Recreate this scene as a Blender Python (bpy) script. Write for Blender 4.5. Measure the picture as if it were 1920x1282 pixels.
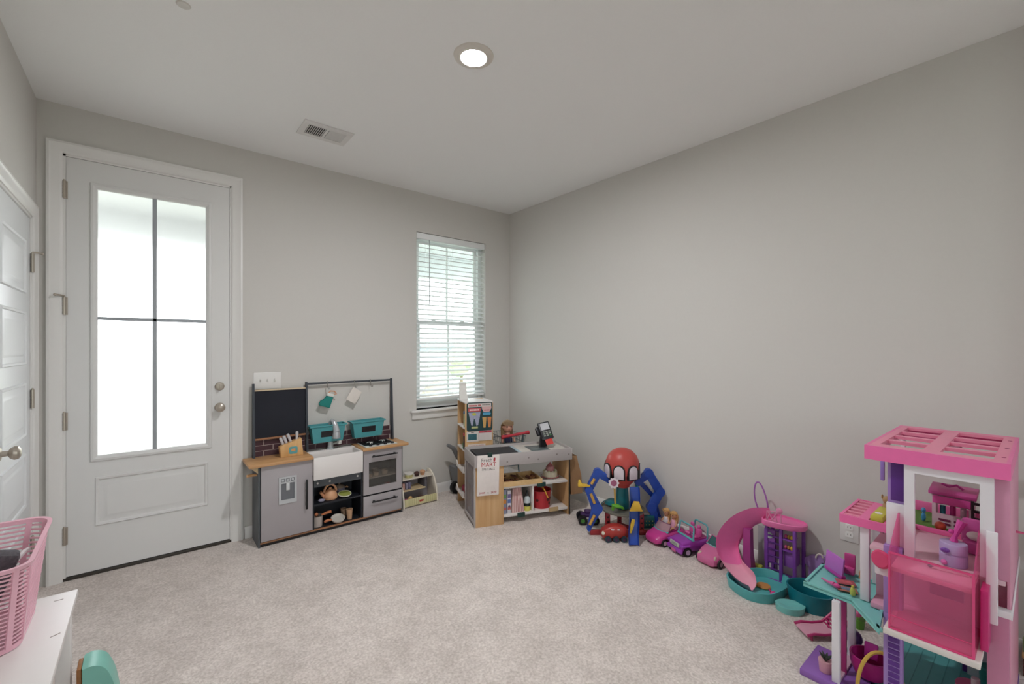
import bpy, bmesh, math, random
from mathutils import Matrix, Vector, Euler
random.seed(7)
for o in list(bpy.data.objects): bpy.data.objects.remove(o)
SC = bpy.context.scene
COL = SC.collection
PI = math.pi
# ------------------------------------------------------------------ camera
CAM_F, CAM_H, YAW = 827.0, 1.35, math.radians(39.5)
cam = bpy.data.cameras.new('camera'); camo = bpy.data.objects.new('camera', cam); COL.objects.link(camo)
cam.sensor_width = 36; cam.lens = CAM_F / 1920 * 36; cam.shift_y = 9 / 1920; cam.clip_start = .02
camo.location = (0, 0, CAM_H); camo.rotation_euler = (PI / 2, 0, -YAW)
SC.camera = camo
# ------------------------------------------------------------------ world: bright overcast sky
w = bpy.data.worlds.new('sky'); SC.world = w; w.use_nodes = True
bg = w.node_tree.nodes['Background']; bg.inputs[0].default_value = (.93, .97, 1, 1); bg.inputs[1].default_value = 5.0
# ------------------------------------------------------------------ exposure
SC.view_settings.view_transform = 'Standard'; SC.view_settings.look = 'None'
SC.view_settings.exposure = 0.40; SC.view_settings.gamma = 1; SC.view_settings.use_curve_mapping = False
try:
    SC.cycles.use_denoising = True; SC.cycles.sample_clamp_indirect = 8; SC.cycles.max_bounces = 10
    SC.cycles.diffuse_bounces = 6; SC.cycles.transparent_max_bounces = 16; SC.cycles.caustics_reflective = False
except Exception: pass
LAMP_L, HALL_FILL_L = 660, 90            # brightness of the ceiling lamp and of the added hall fill lamps
# ------------------------------------------------------------------ pixel helpers (a pixel gives a direction only)
_s, _c = math.sin(YAW), math.cos(YAW)
def ray(px, py):
    x = (px - 960) / CAM_F; return Vector((_s + x * _c, _c - x * _s, -(py - 650) / CAM_F))
def on_z(px, py, z=0.): r = ray(px, py); return r * ((z - CAM_H) / r.z) + Vector((0, 0, CAM_H))
def on_x(px, py, X): r = ray(px, py); return r * (X / r.x) + Vector((0, 0, CAM_H))
def on_y(px, py, Y): r = ray(px, py); return r * (Y / r.y) + Vector((0, 0, CAM_H))
# ------------------------------------------------------------------ materials
def lin(h):
    h = h.lstrip('#'); v = [int(h[i:i + 2], 16) / 255 for i in (0, 2, 4)]
    return [(a / 12.92 if a <= .04045 else ((a + .055) / 1.055) ** 2.4) for a in v] + [1]
MATS = {}
def mat(hexc, rough=.45, metal=0., var=.06, scale=30., bump=0., key=None):
    k = key or (hexc, rough, metal, var, scale, bump)
    if k in MATS: return MATS[k]
    m = bpy.data.materials.new('finish_' + hexc); m.use_nodes = True; nt = m.node_tree; b = nt.nodes['Principled BSDF']
    c = lin(hexc)
    tc = nt.nodes.new('ShaderNodeTexCoord'); n = nt.nodes.new('ShaderNodeTexNoise'); n.inputs['Scale'].default_value = scale; n.inputs['Detail'].default_value = 3
    nt.links.new(tc.outputs['Object'], n.inputs['Vector'])
    mx = nt.nodes.new('ShaderNodeMix'); mx.data_type = 'RGBA'
    mx.inputs['A'].default_value = [x * (1 - var) for x in c[:3]] + [1]; mx.inputs['B'].default_value = [min(1, x * (1 + var)) for x in c[:3]] + [1]
    nt.links.new(n.outputs['Fac'], mx.inputs['Factor']); nt.links.new(mx.outputs['Result'], b.inputs['Base Color'])
    b.inputs['Roughness'].default_value = rough; b.inputs['Metallic'].default_value = metal
    if bump:
        bp = nt.nodes.new('ShaderNodeBump'); bp.inputs['Strength'].default_value = bump; bp.inputs['Distance'].default_value = .002
        nt.links.new(n.outputs['Fac'], bp.inputs['Height']); nt.links.new(bp.outputs['Normal'], b.inputs['Normal'])
    MATS[k] = m; return m
def wood(a, bcol, sx=2., sy=40., sz=40., rough=.5):
    k = ('wood', a, bcol, sx, sy, sz)
    if k in MATS: return MATS[k]
    m = bpy.data.materials.new('wood_' + a); m.use_nodes = True; nt = m.node_tree; b = nt.nodes['Principled BSDF']
    tc = nt.nodes.new('ShaderNodeTexCoord'); mp = nt.nodes.new('ShaderNodeMapping'); mp.inputs['Scale'].default_value = (sx, sy, sz)
    n = nt.nodes.new('ShaderNodeTexNoise'); n.inputs['Scale'].default_value = 1.2; n.inputs['Detail'].default_value = 5; n.inputs['Distortion'].default_value = .6
    r = nt.nodes.new('ShaderNodeValToRGB'); r.color_ramp.elements[0].position = .3; r.color_ramp.elements[1].position = .7
    r.color_ramp.elements[0].color = lin(a); r.color_ramp.elements[1].color = lin(bcol)
    nt.links.new(tc.outputs['Object'], mp.inputs['Vector']); nt.links.new(mp.outputs['Vector'], n.inputs['Vector'])
    nt.links.new(n.outputs['Fac'], r.inputs['Fac']); nt.links.new(r.outputs['Color'], b.inputs['Base Color']); b.inputs['Roughness'].default_value = rough
    MATS[k] = m; return m
def clear(hexc, amount=.6, rough=.15, tint=None):
    """thin see-through plastic: tinted transparency under a glossy skin"""
    k = ('clear', hexc, amount, rough, tint)
    if k in MATS: return MATS[k]
    m = bpy.data.materials.new('clear_' + hexc); m.use_nodes = True; nt = m.node_tree; b = nt.nodes['Principled BSDF']; out = nt.nodes['Material Output']
    b.inputs['Base Color'].default_value = lin(hexc); b.inputs['Roughness'].default_value = rough
    t = nt.nodes.new('ShaderNodeBsdfTransparent'); t.inputs[0].default_value = lin(tint or hexc)
    ms = nt.nodes.new('ShaderNodeMixShader'); ms.inputs[0].default_value = amount
    nt.links.new(b.outputs[0], ms.inputs[1]); nt.links.new(t.outputs[0], ms.inputs[2]); nt.links.new(ms.outputs[0], out.inputs[0])
    MATS[k] = m; return m
def frosted():
    m = bpy.data.materials.new('frosted_glass'); m.use_nodes = True; nt = m.node_tree; out = nt.nodes['Material Output']; nt.nodes.remove(nt.nodes['Principled BSDF'])
    g = nt.nodes.new('ShaderNodeBsdfGlass'); g.inputs['Roughness'].default_value = .22; g.inputs['IOR'].default_value = 1.3
    tc = nt.nodes.new('ShaderNodeTexCoord'); n = nt.nodes.new('ShaderNodeTexNoise'); n.inputs['Scale'].default_value = 260; bp = nt.nodes.new('ShaderNodeBump'); bp.inputs['Strength'].default_value = .08
    nt.links.new(tc.outputs['Object'], n.inputs['Vector']); nt.links.new(n.outputs['Fac'], bp.inputs['Height']); nt.links.new(bp.outputs['Normal'], g.inputs['Normal'])
    nt.links.new(g.outputs[0], out.inputs[0]); return m
def emit(hexc, L):
    m = bpy.data.materials.new('lamp_glow'); m.use_nodes = True; nt = m.node_tree; out = nt.nodes['Material Output']; nt.nodes.remove(nt.nodes['Principled BSDF'])
    e = nt.nodes.new('ShaderNodeEmission'); e.inputs[0].default_value = hexc if not isinstance(hexc, str) else lin(hexc); e.inputs[1].default_value = L; nt.links.new(e.outputs[0], out.inputs[0]); return m
def carpet_mat():
    m = bpy.data.materials.new('carpet_pile'); m.use_nodes = True; nt = m.node_tree; b = nt.nodes['Principled BSDF']; N = nt.nodes.new; L = nt.links.new
    tc = N('ShaderNodeTexCoord')
    a = N('ShaderNodeTexNoise'); a.inputs['Scale'].default_value = 95; a.inputs['Detail'].default_value = 4
    c = N('ShaderNodeTexNoise'); c.inputs['Scale'].default_value = 7; c.inputs['Detail'].default_value = 5; c.inputs['Roughness'].default_value = .65
    d = N('ShaderNodeTexNoise'); d.inputs['Scale'].default_value = 1.6; d.inputs['Detail'].default_value = 2
    for n in (a, c, d): L(tc.outputs['Object'], n.inputs['Vector'])
    r = N('ShaderNodeValToRGB'); r.color_ramp.elements[0].position = .3; r.color_ramp.elements[1].position = .72
    r.color_ramp.elements[0].color = lin('d0c5bf'); r.color_ramp.elements[1].color = lin('f3eae5'); L(a.outputs['Fac'], r.inputs['Fac'])
    r2 = N('ShaderNodeValToRGB'); r2.color_ramp.elements[0].position = .38; r2.color_ramp.elements[1].position = .62
    r2.color_ramp.elements[0].color = (.86, .855, .85, 1); r2.color_ramp.elements[1].color = (1, 1, 1, 1); L(c.outputs['Fac'], r2.inputs['Fac'])
    r3 = N('ShaderNodeValToRGB'); r3.color_ramp.elements[0].position = .35; r3.color_ramp.elements[1].position = .65
    r3.color_ramp.elements[0].color = (.93, .92, .91, 1); r3.color_ramp.elements[1].color = (1, 1, 1, 1); L(d.outputs['Fac'], r3.inputs['Fac'])
    m1 = N('ShaderNodeMix'); m1.data_type = 'RGBA'; m1.blend_type = 'MULTIPLY'; m1.inputs['Factor'].default_value = 1
    m2 = N('ShaderNodeMix'); m2.data_type = 'RGBA'; m2.blend_type = 'MULTIPLY'; m2.inputs['Factor'].default_value = 1
    L(r.outputs['Color'], m1.inputs['A']); L(r2.outputs['Color'], m1.inputs['B']); L(m1.outputs['Result'], m2.inputs['A']); L(r3.outputs['Color'], m2.inputs['B'])
    L(m2.outputs['Result'], b.inputs['Base Color']); b.inputs['Roughness'].default_value = .95; b.inputs['Specular IOR Level'].default_value = .1
    bp = N('ShaderNodeBump'); bp.inputs['Strength'].default_value = .7; bp.inputs['Distance'].default_value = .012; L(a.outputs['Fac'], bp.inputs['Height']); L(bp.outputs['Normal'], b.inputs['Normal'])
    return m
# ------------------------------------------------------------------ mesh builder
class MB:
    def __init__(s, fr=None): s.bm = bmesh.new(); s.fr = fr or Matrix()
    def _add(s, vs, fs):
        bv = [s.bm.verts.new(s.fr @ Vector(v)) for v in vs]; out = []
        for f in fs:
            try: out.append(s.bm.faces.new([bv[i] for i in f]))
            except ValueError: pass
        return bv, out
    def box(s, x0, x1, y0, y1, z0, z1, bev=0., seg=2, rot=None, piv=None):
        x0, x1 = min(x0, x1), max(x0, x1); y0, y1 = min(y0, y1), max(y0, y1); z0, z1 = min(z0, z1), max(z0, z1)
        vs = [Vector((x, y, z)) for z in (z0, z1) for y in (y0, y1) for x in (x0, x1)]
        if rot is not None:
            p = Vector(piv) if piv is not None else sum(vs, Vector()) / 8; R = Euler(rot).to_matrix(); vs = [R @ (v - p) + p for v in vs]
        bv, f = s._add(vs, [(0, 2, 3, 1), (4, 5, 7, 6), (0, 1, 5, 4), (2, 6, 7, 3), (0, 4, 6, 2), (1, 3, 7, 5)])
        if bev:
            bev = min(bev, .49 * min(x1 - x0, y1 - y0, z1 - z0))
            es = list({e for ff in f for e in ff.edges}); bmesh.ops.bevel(s.bm, geom=es, offset=bev, segments=seg, affect='EDGES', profile=.5)
        return s
    def ctr(s, c, d, bev=0., rot=None, seg=2):
        return s.box(c[0] - d[0] / 2, c[0] + d[0] / 2, c[1] - d[1] / 2, c[1] + d[1] / 2, c[2] - d[2] / 2, c[2] + d[2] / 2, bev, seg, rot)
    def loft(s, loops, cap0=True, cap1=True, closed=True):
        n = len(loops[0]); vs = [p for l in loops for p in l]; fs = []
        for i in range(len(loops) - 1):
            for j in range(n if closed else n - 1):
                a, b = i * n + j, i * n + (j + 1) % n; fs.append((a, b, b + n, a + n))
        if cap0 and closed: fs.append(tuple(reversed(range(n))))
        if cap1 and closed: fs.append(tuple(range((len(loops) - 1) * n, len(loops) * n)))
        s._add(vs, fs); return s
    def cyl(s, p0, p1, r0, r1=None, seg=16):
        p0, p1 = Vector(p0), Vector(p1); r1 = r0 if r1 is None else r1; d = (p1 - p0).normalized()
        a = d.orthogonal().normalized(); b = d.cross(a)
        lp = lambda p, r: [p + (a * math.cos(2 * PI * k / seg) + b * math.sin(2 * PI * k / seg)) * r for k in range(seg)]
        return s.loft([lp(p0, r0), lp(p1, r1)])
    def lathe(s, prof, c=(0, 0, 0), seg=24, axis=None, sx=1., sy=1.):
        c = Vector(c); R = Vector((0, 0, 1)).rotation_difference(Vector(axis)).to_matrix() if axis else Matrix.Identity(3)
        loops = [[c + R @ Vector((max(r, 1e-4) * sx * math.cos(2 * PI * k / seg), max(r, 1e-4) * sy * math.sin(2 * PI * k / seg), z)) for k in range(seg)] for r, z in prof]
        return s.loft(loops)
    def ball(s, c, r, seg=16, rings=10, rot=None):
        if not hasattr(r, '__len__'): r = (r, r, r)
        R = Euler(rot).to_matrix() if rot else Matrix.Identity(3); c = Vector(c); loops = []
        for i in range(rings + 1):
            t = PI * i / rings; q = max(math.sin(t), 1e-3)
            loops.append([c + R @ Vector((r[0] * q * math.cos(2 * PI * k / seg), r[1] * q * math.sin(2 * PI * k / seg), -r[2] * math.cos(t))) for k in range(seg)])
        return s.loft(loops)
    def tube(s, pts, r, seg=8, closed=False):
        pts = [Vector(p) for p in pts]; n = len(pts); rs = r if hasattr(r, '__len__') else [r] * n; loops = []; a = None
        for i, p in enumerate(pts):
            if closed: d = pts[(i + 1) % n] - pts[i - 1]
            else: d = pts[min(i + 1, n - 1)] - pts[max(i - 1, 0)]
            d.normalize()
            if a is None: a = d.orthogonal().normalized()
            a = (a - d * a.dot(d)); a = a.normalized() if a.length > 1e-6 else d.orthogonal().normalized(); b = d.cross(a)
            loops.append([p + (a * math.cos(2 * PI * k / seg) + b * math.sin(2 * PI * k / seg)) * rs[i] for k in range(seg)])
        if closed: loops.append(loops[0]); return s.loft(loops, False, False)
        return s.loft(loops)
    def prism(s, poly, org, ex, ey, th, bev=0.):
        """polygon (2D) drawn in the plane org + ex, ey, thickened by th along ex x ey (both sides)"""
        org, ex, ey = Vector(org), Vector(ex).normalized(), Vector(ey).normalized(); n = ex.cross(ey).normalized()
        l0 = [org + ex * p[0] + ey * p[1] - n * th / 2 for p in poly]; l1 = [org + ex * p[0] + ey * p[1] + n * th / 2 for p in poly]
        k = len(poly); bv, f = s._add(l0 + l1, [tuple(reversed(range(k))), tuple(range(k, 2 * k))] + [(i, (i + 1) % k, (i + 1) % k + k, i + k) for i in range(k)])
        if bev and len(f) == k + 2:
            es = list(set(f[0].edges) | set(f[1].edges)); bmesh.ops.bevel(s.bm, geom=es, offset=bev, segments=2, affect='EDGES', profile=.5)
        return s
    def sheet(s, rows, th=0., nrm=None):
        """grid of points (rows of equal length) thickened along -nrm"""
        if not th: return s.loft(rows, closed=False)
        nrm = Vector(nrm).normalized() * th; R, n = len(rows), len(rows[0])
        vs = [Vector(p) for r in rows for p in r]; m = len(vs); vs += [v - nrm for v in vs]; fs = []
        for i in range(R - 1):
            for j in range(n - 1):
                a = i * n + j; fs += [(a, a + 1, a + 1 + n, a + n), (a + m, a + n + m, a + 1 + n + m, a + 1 + m)]
        for j in range(n - 1): fs += [(j, j + m, j + 1 + m, j + 1), ((R - 1) * n + j, (R - 1) * n + j + 1, (R - 1) * n + j + 1 + m, (R - 1) * n + j + m)]
        for i in range(R - 1): fs += [(i * n, (i + 1) * n, (i + 1) * n + m, i * n + m), (i * n + n - 1, i * n + n - 1 + m, (i + 1) * n + n - 1 + m, (i + 1) * n + n - 1)]
        s._add(vs, fs); return s
WM = {}                                # world matrix of every object built (nothing is evaluated while building)
def _props(o, label, cat, group, kind):
    if label: o['label'] = label
    if cat: o['category'] = cat
    if group: o['group'] = group
    if kind: o['kind'] = kind
def thing(name, label, cat, loc=(0, 0, 0), rotz=0., group=None, kind=None):
    o = bpy.data.objects.new(name, None); COL.objects.link(o); o.empty_display_size = .05
    o.location = loc; o.rotation_euler = (0, 0, rotz); WM[o] = Matrix.Translation(loc) @ Matrix.Rotation(rotz, 4, 'Z')
    _props(o, label, cat, group, kind); return o
def obj(name, mb, m, parent=None, label=None, cat=None, group=None, kind=None, ang=35, flat=False):
    bm = mb.bm
    if parent is not None: bm.transform(WM[parent].inverted()); loc = None
    else:
        xs = [v.co for v in bm.verts]; lo = [min(v[i] for v in xs) for i in range(3)]; hi = [max(v[i] for v in xs) for i in range(3)]
        loc = Vector(((lo[0] + hi[0]) / 2, (lo[1] + hi[1]) / 2, lo[2])); bm.transform(Matrix.Translation(-loc))
    bmesh.ops.recalc_face_normals(bm, faces=bm.faces[:])
    me = bpy.data.meshes.new(name); bm.to_mesh(me); bm.free(); me.materials.append(m)
    me.polygons.foreach_set('use_smooth', [not flat] * len(me.polygons))
    if not flat:
        try: me.set_sharp_from_angle(angle=math.radians(ang))
        except Exception: pass
    o = bpy.data.objects.new(name, me); COL.objects.link(o)
    if parent is not None: o.parent = parent; WM[o] = WM[parent].copy()
    else: o.location = loc; WM[o] = Matrix.Translation(loc)
    _props(o, label, cat, group, kind); return o
def dup(src, parent, d=(0, 0, 0)):
    """a copy of one part, shifted by d inside its thing"""
    c = src.copy(); COL.objects.link(c); c.parent = parent; c.location = src.location + Vector(d); WM[c] = WM[parent].copy(); return c
def copy_tree(o, loc=None, rotz=None, label=None, parent=None):
    c = o.copy(); COL.objects.link(c); c.parent = parent
    if loc is not None: c.location = loc
    if rotz is not None: c.rotation_euler = (0, 0, rotz)
    if label: c['label'] = label
    for ch in [x for x in bpy.data.objects if x.parent == o]: copy_tree(ch, parent=c)
    return c
def text(parent, s, size, m, org, ex, ey, name='lettering', align='CENTER', xs=1.):
    cu = bpy.data.curves.new('t', 'FONT'); cu.body = s; cu.size = size; cu.align_x = align; cu.align_y = 'CENTER'; cu.extrude = .0004; cu.resolution_u = 2
    t = bpy.data.objects.new('t', cu); COL.objects.link(t)
    me = bpy.data.meshes.new_from_object(t.evaluated_get(bpy.context.evaluated_depsgraph_get())); bpy.data.objects.remove(t)
    ex, ey = Vector(ex).normalized(), Vector(ey).normalized(); n = ex.cross(ey)
    M = Matrix.Translation(org) @ Matrix(((ex[0] * xs, ey[0], n[0]), (ex[1] * xs, ey[1], n[1]), (ex[2] * xs, ey[2], n[2]))).to_4x4()
    me.transform(WM[parent].inverted() @ M); me.materials.clear(); me.materials.append(m)
    o = bpy.data.objects.new(name, me); COL.objects.link(o); o.parent = parent; WM[o] = WM[parent].copy(); return o
def frame(loc, rotz=0.): return Matrix.Translation(loc) @ Matrix.Rotation(rotz, 4, 'Z')
def rrect(hw, hh, r, n=4):
    return [((hw - r) * sx + r * math.cos(a0 + k * PI / 2 / n), (hh - r) * sy + r * math.sin(a0 + k * PI / 2 / n)) for sx, sy, a0 in ((1, 1, 0), (-1, 1, PI / 2), (-1, -1, PI), (1, -1, 1.5 * PI)) for k in range(n + 1)]
# ------------------------------------------------------------------ the room
XL, XR, YB, YR, HC = -.484, 2.925, 3.595, -.12, 2.74
TH = .14
wallm = mat('d0cdc9', .9, 0, .015, 60, .12); ceilm = mat('f0f0f0', .95, 0, .012, 80, .15); trimm = mat('e4e2e0', .4, 0, .01, 20); doorm = mat('dddcdb', .45, 0, .01, 20)
nickel = mat('b3a99d', .35, .6, .05, 40); porchm = mat('b2b4b3', .7, 0, .02, 20)
S = dict(kind='structure')
obj('floor', MB().box(-1.6, XR + TH, -2.6, YB, -.06, 0), carpet_mat(), **S)
obj('ceiling', MB().box(-1.6, XR + TH, -2.6, YB + TH, HC, HC + .08), ceilm, **S)
DX0, DX1, DT = -.379, .447, 2.46          # entry door opening
WX0, WX1, WZ0, WZ1 = 1.854, 2.616, .785, 2.385
b = MB()
for x0, x1, z0, z1 in ((XL - TH, DX0, 0, HC), (DX0, DX1, DT, HC), (DX1, WX0, 0, HC), (WX0, WX1, 0, WZ0), (WX0, WX1, WZ1, HC), (WX1, XR + TH, 0, HC)): b.box(x0, x1, YB, YB + TH, z0, z1)
obj('wall_back', b, wallm, **S)
obj('wall_right', MB().box(XR, XR + TH, YR, YB, 0, HC), wallm, **S)
LY0, LY1, LT = 2.70, 3.475, 2.05           # side door opening
b = MB()
for y0, y1, z0, z1 in ((YR, LY0, 0, HC), (LY0, LY1, LT, HC), (LY1, YB, 0, HC)): b.box(XL - TH, XL, y0, y1, z0, z1)
obj('wall_left', b, wallm, **S)
b = MB()
for x0, x1, z0, z1 in ((-1.6, -.40, 0, HC), (2.75, XR + TH, 0, HC)): b.box(x0, x1, YR - TH, YR, z0, z1)
obj('wall_rear', b, wallm, **S)  # unseen wall, its opening widened so hall light leaves no hard edge
b = MB()                                    # unseen hall end, with a glazed door added to let in soft fill light
for x0, x1, z0, z1 in ((-1.6, 0, 0, HC), (0, 1.27, 2.35, HC), (1.27, XR + TH, 0, HC)): b.box(x0, x1, -2.6 - TH, -2.6, z0, z1)
obj('wall_hall_end', b, wallm, **S)
d3 = thing('fill_door', None, None, (.7, -2.67, 0), kind='structure')
for k in range(2):
    xa = k * .635; xb = xa + .635; b = MB()
    for q in ((xa, xa + .06, 0, 2.35), (xb - .06, xb, 0, 2.35), (xa + .06, xb - .06, 0, .1), (xa + .06, xb - .06, 2.27, 2.35)): b.box(q[0], q[1], -2.70, -2.65, q[2], q[3])
    fr_ = obj('door_frame', b, trimm, d3); obj('pane', MB().box(xa + .06, xb - .06, -2.678, -2.672, .1, 2.27), clear('f6fbfa', .93, .02), fr_)
obj('ground_rear', MB().box(-40, 40, -60, -2.75, -.6, -.25), mat('a7ab9c', .95, 0, .15, .6), **S)  # unseen slab, added to block sky light from below
obj('wall_hall_left', MB().box(-1.6 - TH, -1.6, -2.6, YR, 0, HC), wallm, **S)
obj('wall_hall_right', MB().box(XR, XR + TH, -2.6, YR - TH, 0, HC), wallm, **S)
# baseboards
def bb(name, p0, p1, nrm):
    p0, p1, n = Vector(p0), Vector(p1), Vector(nrm); prof = [(0, 0), (.014, 0), (.014, .062), (.010, .074), (.006, .082), (0, .084)]
    obj(name, MB().loft([[p + n * a + Vector((0, 0, z)) for a, z in prof] for p in (p0, p1)]), trimm, kind='structure')
bb('baseboard_back', (DX1 + .075, YB, 0), (XR - .014, YB, 0), (0, -1, 0)); bb('baseboard_right', (XR, YR, 0), (XR, YB, 0), (-1, 0, 0))
bb('baseboard_left', (XL, YR, 0), (XL, LY0 - .08, 0), (1, 0, 0))
# casings (one moulded profile swept round each opening)
def casing(name, pts, inward, nrm, wd=.066):
    """pts: outer outline of the three sides"""
    prof = [(0, 0), (0, .018), (.012, .020), (.020, .015), (wd - .014, .013), (wd - .006, .009), (wd, .006), (wd, 0)]; n = Vector(nrm); loops = []
    for p, i in zip(pts, inward): loops.append([Vector(p) + Vector(i) * a + n * h for a, h in prof])
    obj(name, MB().loft(loops), trimm, kind='structure')
casing('trim_1', [(DX0 - .066, YB, 0), (DX0 - .066, YB, DT + .066), (DX1 + .062, YB, DT + .066), (DX1 + .062, YB, 0)], [(1, 0, 0), (1, 0, -1), (-1, 0, -1), (-1, 0, 0)], (0, -1, 0))
casing('trim_2', [(XL, LY0 - .066, 0), (XL, LY0 - .066, LT + .066), (XL, LY1 + .058, LT + .066), (XL, LY1 + .058, 0)], [(0, 1, 0), (0, 1, -1), (0, -1, -1), (0, -1, 0)], (1, 0, 0))
b = MB(); b.box(DX0, DX0 + .012, YB, YB + TH, 0, DT); b.box(DX1 - .012, DX1, YB, YB + TH, 0, DT); b.box(DX0, DX1, YB, YB + TH, DT - .012, DT); obj('trim_3', b, trimm, **S)
b = MB(); b.box(XL - TH, XL, LY0, LY0 + .012, 0, LT); b.box(XL - TH, XL, LY1 - .012, LY1, 0, LT); b.box(XL - TH, XL, LY0, LY1, LT - .012, LT); obj('trim_4', b, trimm, **S)
obj('trim_5', MB().box(DX0, DX1, YB - .005, YB + TH + .03, 0, .016, .003), mat('3c3630', .5, .3), **S)   # dark threshold under the entry door
# ---- entry door with frosted glass
def raised_panel(b, org, ex, ey, nrm, w_, h_, proud=.004):
    org, ex, ey, n = Vector(org), Vector(ex), Vector(ey), Vector(nrm)
    lp = lambda i, d: [org + ex * (sx * (w_ / 2 - i)) + ey * (sy * (h_ / 2 - i)) + n * d for sx, sy in ((-1, -1), (1, -1), (1, 1), (-1, 1))]
    b.loft([lp(0, 0), lp(.004, proud + .004), lp(.014, proud + .001), lp(.02, -.004), lp(.034, -.004), lp(.052, proud), lp(.06, proud)], False, True)
d1 = thing('door_1', None, None, ((DX0 + DX1) / 2, YB, 0), kind='structure')
sx0, sx1, sz0, sz1, yf, yk = DX0 + .013, DX1 - .013, .022, DT - .014, YB + .004, YB + .048
GX0, GX1, GZ0, GZ1 = -.245, .31, .69, 2.30
b = MB(); b.box(sx0, GX0, yf, yk, sz0, sz1); b.box(GX1, sx1, yf, yk, sz0, sz1); b.box(GX0, GX1, yf, yk, GZ1, sz1); b.box(GX0, GX1, yf, yk, .575, GZ0); b.box(GX0, GX1, yf, yk, sz0, .285); b.box(GX0, GX1, yf + .006, yk, .285, .575)
obj('slab', b, doorm, d1)
b = MB(); raised_panel(b, ((GX0 + GX1) / 2, yf, .43), (1, 0, 0), (0, 0, 1), (0, -1, 0), .555, .29); obj('panel', b, doorm, d1)
b = MB(); prof = [(-.022, 0), (-.018, .010), (-.006, .014), (.006, .008), (.012, -.002), (.012, -.02)]
cs = [(GX0, GZ0, 1, 1), (GX1, GZ0, -1, 1), (GX1, GZ1, -1, -1), (GX0, GZ1, 1, -1), (GX0, GZ0, 1, 1)]
b.loft([[Vector((x + sx * a, yf - h, z + sz * a)) for a, h in prof] for x, z, sx, sz in cs], False, False); obj('glass_moulding', b, doorm, d1)
mx, mz = .031, 1.52
greym = mat('a3a8ae', .4)
b = MB(); b.box(mx - .011, mx + .011, yf + .002, yf + .014, GZ0, GZ1, .002); b.box(GX0, GX1, yf + .002, yf + .014, mz - .010, mz + .010, .002); obj('muntin', b, greym, d1)
fg = frosted()
for x0, x1 in ((GX0, mx), (mx, GX1)):
    for z0, z1 in ((GZ0, mz), (mz, GZ1)): obj('pane', MB().box(x0 + .001, x1 - .001, yf + .016, yf + .022, z0 + .001, z1 - .001), fg, d1)
for i, hz in enumerate((2.254, 1.585, .92, .259)):
    b = MB(); b.cyl((DX0 + .006, YB - .006, hz - .05), (DX0 + .006, YB - .006, hz + .05), .0075, seg=10)
    for k in range(-2, 3): b.cyl((DX0 + .006, YB - .006, hz + k * .02 - .001), (DX0 + .006, YB - .006, hz + k * .02 + .001), .0088, seg=10)
    b.ball((DX0 + .006, YB - .006, hz + .052), .006, 8, 6); b.box(DX0 - .001, DX0 + .02, YB - .001, YB + .004, hz - .05, hz + .05); obj('hinge', b, nickel, d1)
b = MB(); b.tube([(DX0 + .006, YB - .008, 1.642), (DX0 - .01, YB - .03, 1.645), (DX0 - .025, YB - .04, 1.645)], .005, 8); b.ball((DX0 - .027, YB - .041, 1.645), .008, 8, 6); obj('hinge_stop', b, nickel, d1)
for kz, r in ((.938, .030), (1.08, .028)):
    k = MB(); k.lathe([(r, 0), (r, .006), (r * .85, .012), (.012, .014)] + ([(.011, .03), (.022, .036), (.028, .048), (.026, .06), (.015, .067), (0, .068)] if kz < 1 else [(.018, .016), (.017, .024), (0, .025)]), (.376, yf, kz), 20, (0, -1, 0))
    kk = obj('knob' if kz < 1 else 'deadbolt', k, nickel, d1)
    if kz > 1: obj('thumb_turn', MB().box(.37, .382, yf - .04, yf - .022, kz - .016, kz + .016, .003), nickel, kk)
obj('strike_plate', MB().box(DX1 - .004, DX1 + .004, YB - .006, YB + .02, .91, .965, .001), nickel, d1)
# ---- closed side door in the left wall, five raised panels
d2 = thing('door_2', None, None, (XL, (LY0 + LY1) / 2, 0), kind='structure')
b = MB(); b.box(XL - .042, XL - .006, LY0 + .014, LY1 - .014, .02, LT - .014, .002); doorm2 = mat('e2e4e6', .4, 0, .01, 20); obj('slab', b, doorm2, d2)
ph = .275
for i in range(5):
    b = MB(); raised_panel(b, (XL - .006, (LY0 + LY1) / 2, .30 + i * .365), (0, 1, 0), (0, 0, 1), (1, 0, 0), .50, ph); obj('panel', b, doorm2, d2)
for hz in (1.80, 1.07, .28):
    b = MB(); b.cyl((XL + .004, LY1 - .010, hz - .05), (XL + .004, LY1 - .010, hz + .05), .0075, seg=10); b.ball((XL + .004, LY1 - .010, hz + .053), .006, 8, 6); b.box(XL - .005, XL + .002, LY1 - .012, LY1 + .012, hz - .05, hz + .05); obj('hinge', b, nickel, d2)
b = MB(); b.tube([(XL + .006, LY1 - .01, 1.857), (XL + .02, LY1 + .01, 1.86), (XL + .032, LY1 + .03, 1.86)], .005, 8); b.ball((XL + .034, LY1 + .034, 1.86), .008, 8, 6); obj('hinge_stop', b, nickel, d2)
k = MB(); k.lathe([(.032, 0), (.032, .006), (.026, .013), (.012, .016), (.011, .034), (.022, .04), (.029, .052), (.027, .064), (.016, .071), (0, .072)], (XL - .006, LY0 + .085, .90), 20, (1, 0, 0)); obj('knob', k, nickel, d2)
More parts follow.
